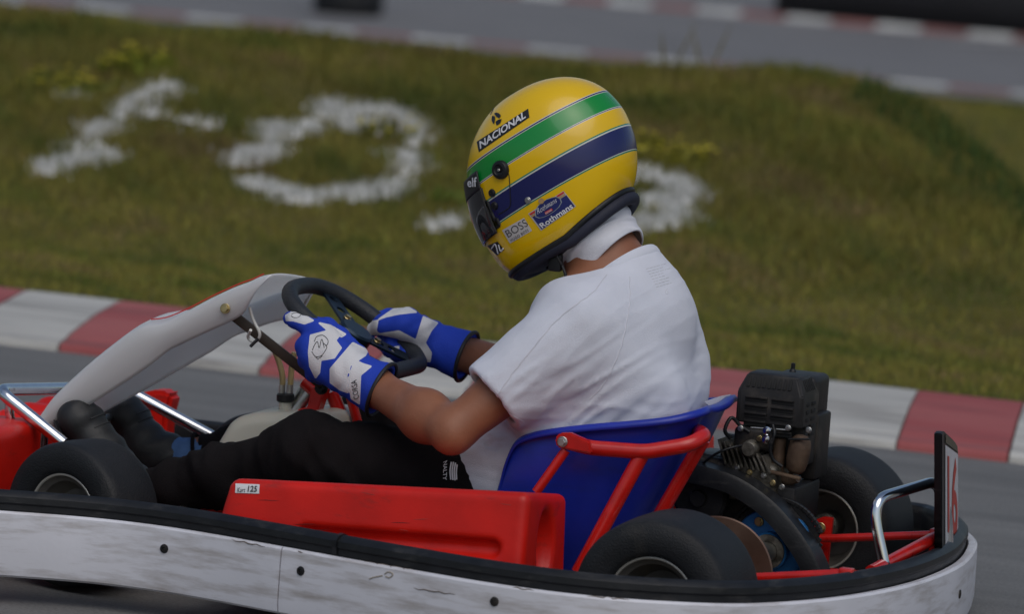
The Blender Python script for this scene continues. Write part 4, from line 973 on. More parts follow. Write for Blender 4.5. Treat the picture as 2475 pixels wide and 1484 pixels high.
MB().add(*lathe_geo([(.0005, -.012), (.014, -.012), (.016, -.004), (.045, -.002), (.050, .004), (.050, .02), (.0005, .02)], P(1690, 1205, .09), ey, 36)).build('clutch', BLACKM, eng, None, 30)
MB().add(*box_geo(P(1735, 1112, EY + .03), ex * .05, ey * .02, ez * .010, .004)).build('intake_bracket', ALU, eng)

# plumbing and small fittings on the engine
tube('plug_lead', spline([P(1765, 1060, EY - .02), P(1752, 1040, EY - .03), P(1768, 1010, EY - .02), P(1790, 1030, EY - .01), P(1812, 1045, EY - .01)], 20), .0035, BLACKP, eng)
tube('fuel_line', spline([P(1868, 1028, EY - .012), P(1872, 1050, EY - .02), P(1862, 1080, EY - .02), P(1868, 1110, EY - .015), P(1890, 1128, EY - .01)], 20), .0032, BLACKP, eng)
tube('throttle_cable', spline([P(1800, 1076, EY - .02), P(1770, 1082, EY - .04), P(1735, 1095, EY - .05), P(1700, 1120, EY - .04), P(1670, 1150, EY - .02)], 22), .0024, BLACKP, eng)
tube('governor_rod', [P(1815, 1034, EY - .006), P(1905, 1040, EY - .006)], .0018, STEEL, eng)
for q in ((1782, 1130), (1812, 1142), (1846, 1150), (1776, 1162), (1868, 1168), (1890, 1178), (1836, 1060), (1905, 1035), (1955, 1040), (1790, 1036)):
    bolt('engine_bolt', P(q[0], q[1], EY - .012), (0, -1, 0), .0042, .006, STEEL if q[0] % 4 else BRASS, eng)
MB().add(*lathe_geo([(.0005, .010), (.012, .010), (.015, .006), (.016, -.01)], P(1812, 1085, EY - .02), -ey, 20)).build('float_bowl', ALU, eng)
MB().add(*bar_geo(P(1862, 1140, EY - .01), P(1935, 1158, EY - .01), .012, .006)).build('exhaust_flange', RUST, eng)
MB().add(*bar_geo(P(1905, 1062, EY - .008), P(1958, 1062, EY - .008), .006, .004)).build('muffler_strap', BLACKM, eng)
for k in range(26):
    a = math.pi * (.15 + .7 * k / 25); MB().add(*box_geo((XR + .0895 * math.cos(a), .1205, .14 + .0895 * math.sin(a)), unit([-math.sin(a), 0, math.cos(a)]) * .0042, ey * .005, unit([math.cos(a), 0, math.sin(a)]) * .0034, .001, 1)).build('chain_link', BLACKM, hub)

# ================================================================== THE DRIVER
seat_p = P(1330, 1215, 0)
drv = root('person', (float(seat_p[0]), 0, float(seat_p[2])), 'driver in white T-shirt, black trousers and blue gloves seated in the kart', 'person')
f32 = lambda *a: np.array(a, np.float32)
NB = P(1478, 655, 0); HC = P(1345, 440, 0); NAX = unit(HC - NB)
shN, elN, wrN = P(1400, 795, -.180), P(1094, 1043, -.305), P(905, 935, -.165)
shF, elF, wrF = shN * [1, -1, 1] + [-.02, 0, 0], P(1310, 930, .30), P(1095, 842, .165)
HIP = P(1330, 1205, 0)
spine = [P(1320, 1195, 0), P(1440, 1050, 0), P(1490, 890, 0), P(1455, 775, 0)]
knN, anN = P(742, 1096, -.17), P(345, 1195, -.14)
knF, anF = P(895, 1050, .20), P(455, 1108, .12)
hpN, hpF = P(1225, 1185, -.10), P(1225, 1185, -.10) * [1, -1, 1]
handN, handF = P(790, 855, -.165), P(975, 790, .145)
def torso(p, rs, yo, k):
    d = None
    for s in (-1, 1):
        e = chain(p, [q + np.array([0, s * y, 0]) for q, y in zip(spine, yo)], rs, .03); d = e if d is None else smin(d, e, k)
    return d
def body_f(p):
    d = torso(p, [.105, .11, .11, .09], [.06, .075, .085, .075], .06)
    d = smin(d, rc(p, NB - NAX * .06, HC, .072, .062), .05)
    d = smin(d, rc(p, HC - NAX * .01, HC + f32(-.04, 0, .02), .085, .085), .04)                 # head in the helmet
    for sh, el, wr, hd in ((shN, elN, wrN, handN), (shF, elF, wrF, handF)):
        a = smin(rc(p, sh, el, .057, .036), rc(p, el, el + (wr - el) * .34, .035, .042), .022); a = smin(a, rc(p, el + unit(el - sh) * .004, el + unit(el - sh) * .010 + unit(el - wr) * .008, .032, .029), .012)
        a = smin(a, rc(p, el + (wr - el) * .34, wr, .042, .030), .03); a = smin(a, rc(p, wr, hd, .030, .022), .03); d = smin(d, a, .04)
    for hp, kn, an in ((hpN, knN, anN), (hpF, knF, anF)):
        a = chain(p, [hp, kn, an], [.075, .052, .036], .04); d = smin(d, a, .05)
    return d
V, Q = sdf_mesh(body_f, (-.72, -.40, .10), (.42, .40, .92), .0075)
body = link('body', mesh_np('body', V, Q), SKIN, drv, 'tanned skin of arms and neck')

# --- T-shirt
slN = unit(elN - shN); slF = unit(elF - shF); hemN = P(1206, 986, -.255); 
hemLN = float((hemN - shN) @ slN); hemLF = hemLN
yo_s = [.075, .09, .10, .085]
def nz(V, d1, s1, d2, s2, s3, seed=0.):
    d1, d2 = unit(d1), unit(d2); return np.array([noise.noise(Vector((float(v @ d1) * s1 + seed, float(v @ d2) * s2, float(v[1]) * s3))) for v in V])
hemA, hemB = P(1092, 1100, 0), P(1222, 1192, 0); hv = hemB - hemA; hn = unit(np.array([-hv[2], 0, hv[0]])); hn = hn if hn[0] < 0 else -hn      # points to the shirtless side
def shirt_f(p, fold=True):
    d = torso(p, [.122, .128, .128, .104], yo_s, .08)
    bl = rc(p, P(1560, 985, -.08), P(1590, 975, .08), .075, .075); d = smin(d, bl, .06)                              # cloth bloused over the seat back
    d = smin(d, rc(p, P(1200, 1118, -.11), P(1240, 1110, .1), .082, .082), .06)
    d = smin(d, rc(p, NB - NAX * .085 - f32(0, .09, 0), NB - NAX * .085 + f32(0, .09, 0), .060, .060), .07)
    for sh, el, sl, hl in ((shN, elN, slN, hemLN), (shF, elF, slF, hemLF)):
        e = sh + sl * (hl + .05); a = rc(p, sh, e, .082, .064); t = (p - sh.astype(np.float32)) @ sl.astype(np.float32)
        a = smax(a, t - hl, .006); d = smin(d, a, .05)
        d = np.where(t > hl - .05, smax(d, np.where(rc(p, sh, el, .12, .12) < 0, t - hl, -1), .006), d)
        d = smax(d, -rc(p, sh + sl * (hl - .035), sh + sl * (hl + .08), .052, .056), .004)
    d = smin(d, rc(p, NB - NAX * .10, NB + NAX * .02, .094, .0885), .05)
    qn = p - NB.astype(np.float32); hq = qn @ NAX.astype(np.float32); rq = np.sqrt(np.maximum((qn * qn).sum(-1) - hq * hq, 0))
    d = smax(d, hq + .008 - .55 * np.maximum(0, rq - .095), .008)
    d = smax(d, -rc(p, NB - NAX * .03, HC, .0795, .075), .006)
    d = smax(d, (p - hemA.astype(np.float32)) @ hn.astype(np.float32), .006)
    return d
V, Q = sdf_mesh(shirt_f, (-.12, -.42, .15), (.46, .42, .74), .0055)
N_ = vnormals(V, Q)
ap = P(1400, 985, -.2); rA = np.linalg.norm((V - ap) * [1, .6, 1], axis=1)
dA, dB = P(1300, 1010, 0) - P(1420, 860, 0), P(1420, 1010, 0) - P(1300, 860, 0)
mA = np.exp(-(rA / .12) ** 2); lowm = np.clip((.50 - V[:, 2]) / .12, 0, 1); fr_ = V[:, 0] < .30
n1 = nz(V, dB, 42, dA, 6, 4); n2_ = nz(V, [0, 0, 1], 40, [1, 0, 0], 7, 6, 7.); n3 = nz(V, [1, 0, .3], 16, [0, 0, 1], 14, 12, 3.); n4 = nz(V, [1, 0, 1], 46, [-1, 0, 1], 24, 20, 11.)
ridge = lambda n, k=1.6: 1 - np.minimum(1, np.abs(n) * 2 * k) 
disp = .0065 * mA * (ridge(n1) - .45) + .0020 * lowm * (ridge(n2_) - .45) + .0040 * n3 + .0003 * n4 + .0010 * (ridge(nz(V, dB, 30, dA, 7, 6, 21.)) - .4)
V = V + N_ * disp[:, None]
shirt = link('t_shirt', mesh_np('t_shirt', V, Q), SHIRT, drv, 'loose white cotton T-shirt'); shtree = bvh(V, Q)
SEAM = mat('seam_thread', (.62, .62, .68), .9)
for ln in ([(1466, 664), (1435, 705), (1395, 735), (1345, 775), (1290, 840), (1245, 895), (1213, 940), (1200, 962)], [(1521, 668), (1522, 720), (1516, 770), (1502, 835), (1480, 890), (1455, 935), (1425, 965)]):
    q = spline(ln, 40); q = q + np.stack([.9 * np.sin(np.arange(40) * 1.7), .9 * np.cos(np.arange(40) * 2.3)], -1); MB().add(*tube_geo(lay(shtree, q, .0002), .0011, 6)).build('seam', SEAM, shirt)
def hem_ring(name, c, ax, r, minor, m, par, seg=48, squash=1., tree=None):
    x, y = frame(ax); pts = [np.asarray(c) + x * r * math.cos(2 * math.pi * k / seg) + y * r * squash * math.sin(2 * math.pi * k / seg) for k in range(seg)]
    return tube(name, pts, minor, m, par, 8, True)
# collar band round the neck opening
x_, y_ = frame(NAX); cp = np.array([NB + NAX * (-.010 + .003 * math.sin(2 * a)) + (x_ * math.cos(a) + y_ * math.sin(a)) * (.0885 + .0015 * math.sin(3 * a)) for a in np.linspace(0, 2 * math.pi, 64, endpoint=False)])
tube('collar', cp, .0115, SHIRT, shirt, 10, True, sx=.42, sy=1., up=NAX)
# sleeve hem stitch line
st_ = [(1163, 905), (1172, 930), (1195, 962), (1225, 995), (1265, 1020)]
MB().add(*tube_geo(lay(shtree, spline(st_, 30), .0001), .0008, 6)).build('hem_stitch', SEAM, shirt)
# faint print between the shoulder blades
pr = []
for r_ in range(8):
    y0 = 650 + r_ * 6.2; x0 = 1562 + r_ * 3.5; L = random.uniform(22, 50); xs = x0
    while xs < x0 + L:
        l = random.uniform(3, 9); pr.append([(xs, y0 - (xs - x0) * .28), (xs + l, y0 - (xs + l - x0) * .28)]); xs += l + 2.5
mb = MB()
for a, b in pr: mb.add(*tube_geo(lay(shtree, np.linspace(a, b, 4), .0), .0007, 5))
o = mb.build('faint_print', GREYINK, shirt); o['kind'] = 'stuff'
MB().add(*tube_geo(lay(shtree, spline([(1613, 698), (1609, 704), (1610, 710), (1614, 709), (1613, 703)], 14), 0), .0006, 5)).build('faint_mark', GREYINK, shirt)

# --- trousers
def trouser_f(p):
    d = rc(p, HIP + f32(0, -.07, .0), HIP + f32(0, .07, .0), .104, .104)
    d = smin(d, rc(p, P(1210, 1180, -.08), P(1210, 1180, .08), .080, .080), .06)
    for hp, kn, an, cf in ((hpN, knN, anN, 0), (hpF, knF, anF, 1)):
        a = rc(p, hp, kn, .092, .066); mid_ = kn + (an - kn) * .5; a = smin(a, rc(p, kn, mid_, .064, .050), .04); a = smin(a, rc(p, mid_, an, .050, .043), .04)
        t = unit(an - kn).astype(np.float32); L = float((an - kn) @ t) - (.025 if cf else 0); a = smax(a, (p - kn.astype(np.float32)) @ t - L, .006); d = smin(d, a, .04)
    return d
V, Q = sdf_mesh(trouser_f, (-.72, -.32, .06), (.26, .34, .40), .0065)
N_ = vnormals(V, Q); disp = .012 * (ridge(nz(V, [1, 0, .5], 13, [-.5, 0, 1], 4, 5)) - .4) + .006 * nz(V, [1, 0, -.7], 22, [.7, 0, 1], 8, 9, 5.) + .003 * (ridge(nz(V, [1, 0, .2], 36, [0, 0, 1], 9, 12, 9.)) - .4)
V = V + N_ * (disp * np.clip((V[:, 0] + .68) / .12, .25, 1) * np.clip((-.10 - V[:, 0]) / .10, .10, 1))[:, None]
trs = link('trousers', mesh_np('trousers', V, Q), CLOTH_K, drv, 'loose black sports trousers'); ttree = bvh(V, Q)
decal_text('lettering', ttree, [(1072, 1118), (1071, 1161), (1080, 1161), (1081, 1114)], 'NALTY', WINK, trs, .0014, .01)
decal_lines('emblem', ttree, [[(1091, 1118), (1088, 1140), (1090, 1160)], [(1096, 1118), (1093, 1140), (1095, 1161)], [(1101, 1120), (1098, 1140), (1100, 1162)], [(1105, 1124), (1103, 1142), (1104, 1160)]], .0014, WINK, trs, .001)
# --- shoes and sock
def shoe(p, toe, heel, an, up_):
    d = smin(rc(p, toe, toe + (heel - toe) * .55, .037, .040), rc(p, toe + (heel - toe) * .55, heel, .040, .036), .03)
    d = smin(d, rc(p, heel + (toe - heel) * .2, an, .040, .043), .03)
    t = unit(heel - toe); s = np.cross(t, [0, 1., 0]); s = s if s[0] < 0 else -s
    d = smin(d, rc(p, toe + f32(0, -.016, 0), toe + f32(0, .016, 0) + (heel - toe) * .1, .033, .033), .02)
    q = ((p - toe.astype(np.float32)) @ s.astype(np.float32)) - .030; d = smax(d, q, .010)
    return d + .0012 * np.sin((p @ t.astype(np.float32)) * 190) * np.clip(((p - toe.astype(np.float32)) @ -s.astype(np.float32)) / .03, 0, 1)
for toe, heel, an, lb in ((P(193, 1012, -.14), P(285, 1165, -.14), anN, 'black left shoe on the pedal'), (P(303, 1003, .12), P(372, 1130, .12), P(408, 1104, .12), 'black right shoe on the pedal')):
    V, Q = sdf_mesh(lambda p: shoe(p, toe, heel, an, 0), np.minimum(np.minimum(toe, heel), an) - .06, np.maximum(np.maximum(toe, heel), an) + .06, .005)
    shn = link('shoe', mesh_np('shoe', V, Q), SHOE, drv, lb)
    t_ = unit(heel - toe); s_ = np.cross(t_, [0, 1., 0]); s_ = s_ if s_[0] < 0 else -s_; so_ = []
    for k in range(40):
        a = 2 * math.pi * k / 40; so_.append((toe + heel) / 2 + s_ * .031 + t_ * (np.linalg.norm(heel - toe) / 2 + .036) * math.cos(a) + np.array([0, 1., 0]) * (.041 + .004 * math.cos(a)) * abs(math.sin(a)) ** .75 * math.copysign(1, math.sin(a)))
    stt = bvh(V, Q); mc = (toe + heel) / 2
    for j in range(2):
        q0 = toe + (heel - toe) * (.12 + .13 * j) - s_ * .05; LN = []
        for y in np.linspace(-.03, .03, 9):
            h_ = stt.ray_cast(Vector(q0 + np.array([0, y, 0])), Vector(s_), .2)
            if h_[0] is not None: LN.append(np.array(h_[0]) - s_ * .0008)
        if len(LN) > 3: MB().add(*tube_geo(LN, .0022 if j > 1 else .0012, 6)).build('lace' if j > 1 else 'stitch', mat('lace', (.035, .035, .037), .8), shn)
    MB().add(*plate_geo(so_, s_, .009, .003)).build('sole', mat('shoe_sole', (.03, .03, .032), .7), shn, None, 50)
sa, sb = P(400, 1103, .12), P(500, 1109, .12); MB().add(*tube_geo(spline([sa, (sa + sb) / 2, sb], 14), [.037 + .0008 * math.sin(i * 2.1) for i in range(14)], 24)).build('sock', SOCK, drv, 'blue ankle sock', 60)
cf = unit(anF - knF); hem_ring('trouser_cuff', anF - cf * .018, cf, .044, .004, CLOTH_K, trs)

# --- white neck cloth below the helmet
A = []; NA0 = P(1455, 600, 0); n2 = unit(P(1360, 470, 0) - P(1465, 612, 0)); x_, y_ = frame(n2)
for h, r in [(-.018, .071), (-.017, .0745), (-.006, .0765), (.008, .0742), (.016, .0775), (.024, .0752), (.034, .080), (.05, .079), (.07, .080), (.09, .081)]:
    row = []
    for k in range(64):
        a = 2 * math.pi * k / 64; rr = r + .0016 * math.sin(3 * a + h * 90) + .001 * math.sin(7 * a + h * 160); dz = .010 * math.sin(a * 1 + 1.0) + .004 * math.sin(2 * a + h * 60)
        row.append(P(1462, 608, 0) + n2 * (h + dz) + (x_ * math.cos(a) + y_ * math.sin(a)) * rr)
    A.append(row)
A = np.array([spline(c, 34) for c in np.array(A).transpose(1, 0, 2)]).transpose(1, 0, 2)
me = mesh_np('neck_cloth', *grid_geo(A, False, True)); shell(me, .003); link('neck_cloth', me, WRAP, drv, 'white folded neck cloth of a balaclava')

# --- gloves
def glove_mesh(f, lo, hi, h=.0028): return sdf_mesh(f, lo, hi, h)
WHT, BLU = (.68, .68, .70), (.018, .055, .46)
GLM = attr_mat('glove_fabric', 'panel', [(-.5, BLU), (-.055, WHT)], rough=.75, bump=.35, bscale=420, spec=.25)
def px_poly_field(V, polys):
    """signed field of the white panels, measured on the seen side and carried along the surface"""
    p = proj(V); best = np.full(len(p), -60.)
    for poly in polys:
        a = np.array(poly, float); n = len(a); ins = np.zeros(len(p), bool); dist = np.full(len(p), 9e9)
        for i in range(n):
            s, e = a[i], a[(i + 1) % n]; ab = e - s; t = np.clip(((p - s) @ ab) / (ab @ ab), 0, 1); dist = np.minimum(dist, np.linalg.norm(p - s - t[:, None] * ab, axis=1))
            c = (s[1] > p[:, 1]) != (e[1] > p[:, 1]); xi = s[0] + (p[:, 1] - s[1]) / (e[1] - s[1] + 1e-9) * (e[0] - s[0]); ins ^= c & (p[:, 0] < xi)
        best = np.maximum(best, np.where(ins, dist, -dist))
    return np.clip(best / 40, -.5, .5)
gz = lambda x, y: (630.8 + x / 3.333, 630.8 + y / 3.333)
# near (left) hand
W0 = P(884, 925, -.165)
mcp = [P(776, 800, -.160), P(756, 832, -.172), P(752, 862, -.174), P(768, 893, -.165)]
cuffA, cuffB = P(862, 912, -.165), P(922, 942, -.165)
near_f = [[mcp[0], P(736, 784, -.166), P(712, 775, -.160), P(700, 770, -.150)],
          [mcp[1], P(733, 837, -.168), P(738, 852, -.135), P(757, 850, -.110)],
          [mcp[2], P(741, 872, -.155), P(757, 882, -.125), P(776, 872, -.105)],
          [mcp[3], P(757, 905, -.148), P(775, 912, -.120), P(792, 898, -.105)]]
def gloveN(p):
    d = None
    for m_, rr in zip(mcp, (.021, .023, .023, .021)):
        e = rc(p, W0, m_, .031, rr); d = e if d is None else smin(d, e, .018)
    for ch, r in zip(near_f, (.0138, .0140, .0135, .012)):
        d = smin(d, chain(p, ch, [r * 1.22, r * 1.06, r, r * .92], .006), .009)
    th = [P(862, 868, -.135), P(820, 815, -.118), P(790, 790, -.105), P(768, 782, -.100)]; d = smin(d, chain(p, th, [.024, .018, .015, .013], .01), .014)
    ax = unit(cuffB - cuffA); e = rc(p, cuffA - ax * .02, cuffB + ax * .02, .037, .0535); e = smax(e, (p - cuffB.astype(np.float32)) @ ax.astype(np.float32), .003); d = smin(d, e, .012)
    d = smax(d, -rc(p, cuffB - ax * .004, cuffB + ax * .05, .041, .0475), .003)
    x, y, z = p[..., 0], p[..., 1], p[..., 2]; s = (p - cuffA.astype(np.float32)) @ ax.astype(np.float32)
    return d + .0011 * np.sin(s * 210 + 3 * np.sin(z * 60)) * np.clip(1 - np.abs(s + .01) / .05, 0, 1) + .0007 * np.sin(x * 130 + z * 90)
V, Q = glove_mesh(gloveN, (-.40, -.24, .31), (-.14, -.07, .53)); me = mesh_np('glove', V, Q)
wp = [[gz(*q) for q in pl] for pl in (
 [(200, 440), (260, 405), (340, 430), (420, 480), (350, 505), (260, 480), (205, 478)],
 [(400, 600), (530, 565), (640, 590), (600, 640), (645, 700), (590, 780), (480, 800), (470, 900), (440, 940), (395, 850), (385, 740)],
 [(560, 870), (740, 660), (860, 720), (840, 760), (720, 840), (690, 920), (700, 1060), (640, 1040), (560, 980)],
 [(760, 800), (820, 830), (885, 850), (800, 920), (790, 1150), (730, 1110), (710, 980), (720, 900)],
 [(470, 500), (560, 520), (680, 590), (650, 610), (540, 560)])]
vattr(me, 'panel', px_poly_field(V, wp)); gl = link('glove', me, GLM, drv, 'left blue and white glove, index finger stretched along the rim'); gtree = bvh(V, Q)
gl_lines = [[gz(*q) for q in l] for l in ([(430, 650), (450, 610), (500, 600), (540, 640), (530, 680), (500, 660)], [(415, 720), (430, 680), (455, 650), (470, 700), (490, 630), (510, 700)], [(410, 730), (440, 770), (490, 760), (530, 700), (520, 680)], [(440, 770), (460, 788), (495, 765)], [(245, 430), (280, 418), (320, 430), (300, 455), (260, 455), (245, 440)])]
for _l in gl_lines: decal_lines('emblem', gtree, [_l], .0006, INK, gl, .0003)
decal_text('lettering', gtree, [gz(792, 1105), gz(772, 955), gz(724, 968), gz(752, 1118)], 'CORSA', INK, gl, .0012, .0)
ax = unit(cuffB - cuffA); hem_ring('cuff_trim', cuffB, ax, .0505, .0038, INK, gl)
# far (right) hand: thumb on top of the rim, fingers curled under it
W1 = P(1030, 828, .165); cA, cB = P(1048, 832, .165), P(1128, 862, .165)
fm = [P(975, 772, .135), P(965, 785, .150), P(965, 805, .160), P(975, 825, .165)]
ff_ = [[P(985, 765, .17), P(940, 765, .185), P(912, 772, .165), P(905, 786, .14)],
       [P(975, 800, .175), P(935, 812, .175), P(925, 828, .145), P(945, 833, .118)],
       [P(985, 820, .172), P(948, 832, .165), P(942, 846, .140), P(962, 848, .115)],
       [P(995, 838, .165), P(966, 848, .155), P(962, 858, .132), P(978, 858, .112)]]
def gloveF(p):
    d = None
    for m_, rr in zip(([P(985, 775, .155), P(980, 800, .168), P(990, 822, .168), P(1000, 842, .16)]), (.025, .023, .022, .02)):
        e = rc(p, W1, m_, .033, rr); d = e if d is None else smin(d, e, .02)
    for ch in ff_: d = smin(d, chain(p, ch, [.017, .0145, .0135, .012], .006), .008)
    th = [P(1015, 800, .135), P(975, 785, .112), P(930, 785, .108), P(904, 796, .118)]; d = smin(d, chain(p, th, [.030, .0245, .019, .0135], .014), .014)
    ax = unit(cB - cA); e = rc(p, cA - ax * .015, cB + ax * .02, .038, .050); e = smax(e, (p - cB.astype(np.float32)) @ ax.astype(np.float32), .003); d = smin(d, e, .010)
    d = smax(d, -rc(p, cB - ax * .0, cB + ax * .05, .036, .0445), .003)
    s = (p - cA.astype(np.float32)) @ ax.astype(np.float32)
    return d + .0012 * np.sin(s * 190 + 3 * np.sin(p[..., 2] * 60)) * np.clip(1 - np.abs(s) / .05, 0, 1)
V, Q = glove_mesh(gloveF, (-.36, .06, .33), (-.08, .27, .55)); me = mesh_np('glove', V, Q)
wp = [[gz(*q) for q in pl] for pl in (
 [(840, 500), (940, 480), (925, 570), (960, 590), (880, 590), (850, 560)], [(950, 470), (1080, 380), (1180, 370), (1250, 410), (1110, 425), (1000, 450)], [(1250, 640), (1310, 450), (1420, 500), (1370, 560), (1320, 660), (1370, 740), (1360, 810), (1270, 800), (1230, 700), (1100, 620), (960, 590), (1110, 565)],
 [(1060, 700), (1110, 690), (1100, 730), (1060, 725)])]
vattr(me, 'panel', px_poly_field(V, wp)); gf = link('glove', me, GLM, drv, 'right blue and white glove, thumb on top of the rim')
ax = unit(cB - cA); hem_ring('cuff_trim', cB, ax, .0472, .0038, INK, gf)

# ================================================================== THE HELMET
hc = P(1335, 425, 0); pt = math.radians(35); HA = np.array([-math.cos(pt), 0, -math.sin(pt)]); HB = np.array([-math.sin(pt), 0, math.cos(pt)]); HY = np.array([0, 1., 0])
hel = root('helmet', tuple(hc), 'glossy yellow full-face helmet with green and navy stripes on the driver', 'helmet')
lev = np.array([-.118, -.10, -.08, -.05, -.02, .01, .04, .07, .095, .118, .137, .150, .158, .1615])
af = np.array([.152, .160, .164, .166, .165, .160, .151, .138, .121, .099, .073, .047, .022, 0])
ab = np.array([-.112, -.126, -.138, -.152, -.163, -.169, -.171, -.166, -.156, -.139, -.116, -.090, -.062, -.03])
hw = np.array([.098, .108, .114, .119, .122, .1235, .1225, .117, .109, .097, .080, .060, .037, 0])
LV = np.concatenate([np.linspace(-.118, .14, 60), .1615 - (.1615 - .14) * (1 - np.linspace(0, 1, 16)[1:]) ** 2])
def crom(x, X, Y):
    T = np.array([np.r_[X[i], Y[i]] for i in range(len(X))]); S = spline(T, 1200); return np.interp(x, S[:, 0], S[:, 1])
AF, AB, HW = crom(LV, lev, af), crom(LV, lev, ab), crom(LV, lev, hw); NTH = 144
AF[-1] = AB[-1] = -.02; HW[-1] = 1e-4
def hpt(a, y, b): return hc + HA * a + HY * y + HB * b
HAc = np.empty((len(LV), NTH, 3))
for i, b in enumerate(LV):
    ca = (AF[i] + AB[i]) / 2 - .012 * (1 - max(0, b) / .16); 
    chin = np.clip((-b - .02) / .1, 0, 1)
    for k in range(NTH):
        t = 2 * math.pi * k / NTH; c_, s_ = math.cos(t), math.sin(t)
        if c_ >= 0: n1 = 2.15 + .1 * chin; a = ca + (AF[i] - ca) * abs(c_) ** (2 / n1)
        else: n1 = 2.1; a = ca - (ca - AB[i]) * abs(c_) ** (2 / n1)
        y = HW[i] * math.copysign(abs(s_) ** (2 / n1), s_); HAc[i, k] = (a, y, b)
_bk = np.clip((.0 - HAc[..., 0]) / .11, 0, 1); HAc[..., 2] += np.where(HAc[..., 2] < 0, .026 * (np.maximum(-HAc[..., 2], 0) / .118) ** 1.5 * _bk, 0)
def W3(L): return hc + L[..., 0:1] * HA + L[..., 1:2] * HY + L[..., 2:3] * HB
portm = lambda a, y, b: (a > .098) & (b > -.038) & (b < .058)
Vh = W3(HAc).reshape(-1, 3); Lh = HAc.reshape(-1, 3); Fh = []
for i in range(len(LV) - 1):
    for k in range(NTH):
        q = (i * NTH + k, i * NTH + (k + 1) % NTH, (i + 1) * NTH + (k + 1) % NTH, (i + 1) * NTH + k)
        m_ = Lh[list(q)].mean(0)
        Fh.append((q, bool(portm(*m_))))
allF = np.array([q for q, _ in Fh]); keepF = np.array([q for q, p_ in Fh if not p_])
YEL, GRN, NVY, WHI, GR2 = (.84, .52, .0), (.002, .26, .035), (.010, .013, .10), (.62, .62, .55), (.02, .22, .12)
bo = -.010
st = [(-.2, YEL), (-.0275 + bo, GR2), (-.0255 + bo, WHI), (-.024 + bo, NVY), (.0165 + bo, WHI), (.018 + bo, GR2), (.0205 + bo, YEL), (.0515 + bo, WHI), (.053 + bo, NVY), (.0545 + bo, WHI), (.0555 + bo, GRN), (.0885 + bo, WHI), (.090 + bo, NVY), (.0915 + bo, WHI), (.0925 + bo, YEL)]
HM = attr_mat('helmet_lacquer', 'band', [(v + .0, c) for v, c in st], rough=.24, coat=.4, rough_var=.06)
me = mesh_np('shell', Vh, keepF); vattr(me, 'band', Lh[:, 2])
sh_ = link('shell', me, HM, hel, 'yellow lacquered shell with green and navy bands')
bmx = bmesh.new(); bmx.from_mesh(me); bmesh.ops.recalc_face_normals(bmx, faces=bmx.faces); bmx.to_mesh(me); bmx.free()
htree = bvh(Vh, allF)
# inner lining
Li = HAc.copy(); Li[..., 0] = -.01 + (Li[..., 0] + .01) * .90; Li[..., 1] *= .90; Li[..., 2] = np.where(Li[..., 2] > 0, Li[..., 2] * .9, Li[..., 2])
me = mesh_np('lining', W3(Li).reshape(-1, 3), keepF); link('lining', me, NAVY, hel)
# edge of the eye port
pe = set();
from collections import Counter
ec = Counter()
for q in keepF:
    for a, b in ((q[0], q[1]), (q[1], q[2]), (q[2], q[3]), (q[3], q[0])): ec[(min(a, b), max(a, b))] += 1
mbp = MB()
for (a, b), n in ec.items():
    if n == 1 and Lh[a][2] > -.05 and Lh[b][2] > -.05 and Lh[a][2] < .12: mbp.add(*tube_geo([Vh[a], Vh[b]], .0032, 6))
mbp.build('eye_port_gasket', BLACKP, hel)
# visor
vb = np.linspace(-.048, .066, 26); vt = np.linspace(-.90, .90, 60)
def surf(theta, b, off):
    i = np.interp(b, LV, np.arange(len(LV))); k = (theta % (2 * math.pi)) / (2 * math.pi) * NTH
    i0 = int(min(i, len(LV) - 2)); fi = i - i0; k0 = int(k) % NTH; fk = k - int(k)
    L = (HAc[i0, k0] * (1 - fk) + HAc[i0, (k0 + 1) % NTH] * fk) * (1 - fi) + (HAc[i0 + 1, k0] * (1 - fk) + HAc[i0 + 1, (k0 + 1) % NTH] * fk) * fi
    n = np.array([math.cos(theta), math.sin(theta), 0]); return L + n * off
VG = np.array([[W3(surf(t, b, .0055)[None])[0] for b in vb] for t in vt])
vm = bpy.data.materials.new('visor'); vm.use_nodes = True; _b = vm.node_tree.nodes['Principled BSDF']; _b.inputs['Base Color'].default_value = (.10, .10, .11, 1); _b.inputs['Roughness'].default_value = .04
_b.inputs['Transmission Weight'].default_value = .75; _b.inputs['IOR'].default_value = 1.35; _b.inputs['Coat Weight'].default_value = .6
me = mesh_np('visor', *grid_geo(VG)); shell(me, .002); link('visor', me, vm, hel, 'smoked clear visor'); vtree = bvh(*grid_geo(VG))
VS = np.array([[W3(surf(t, b, .0064)[None])[0] for b in np.linspace(.034, .066, 8)] for t in vt])
me = mesh_np('visor_strip', *grid_geo(VS)); shell(me, .0008); link('visor_strip', me, INK, hel, 'black strip across the visor top'); sstree = bvh(*grid_geo(VS))
decal_text('lettering', sstree, [(1131, 452), (1154, 451), (1153, 427), (1130, 430)], 'elf', WINK, hel, .001, .02)
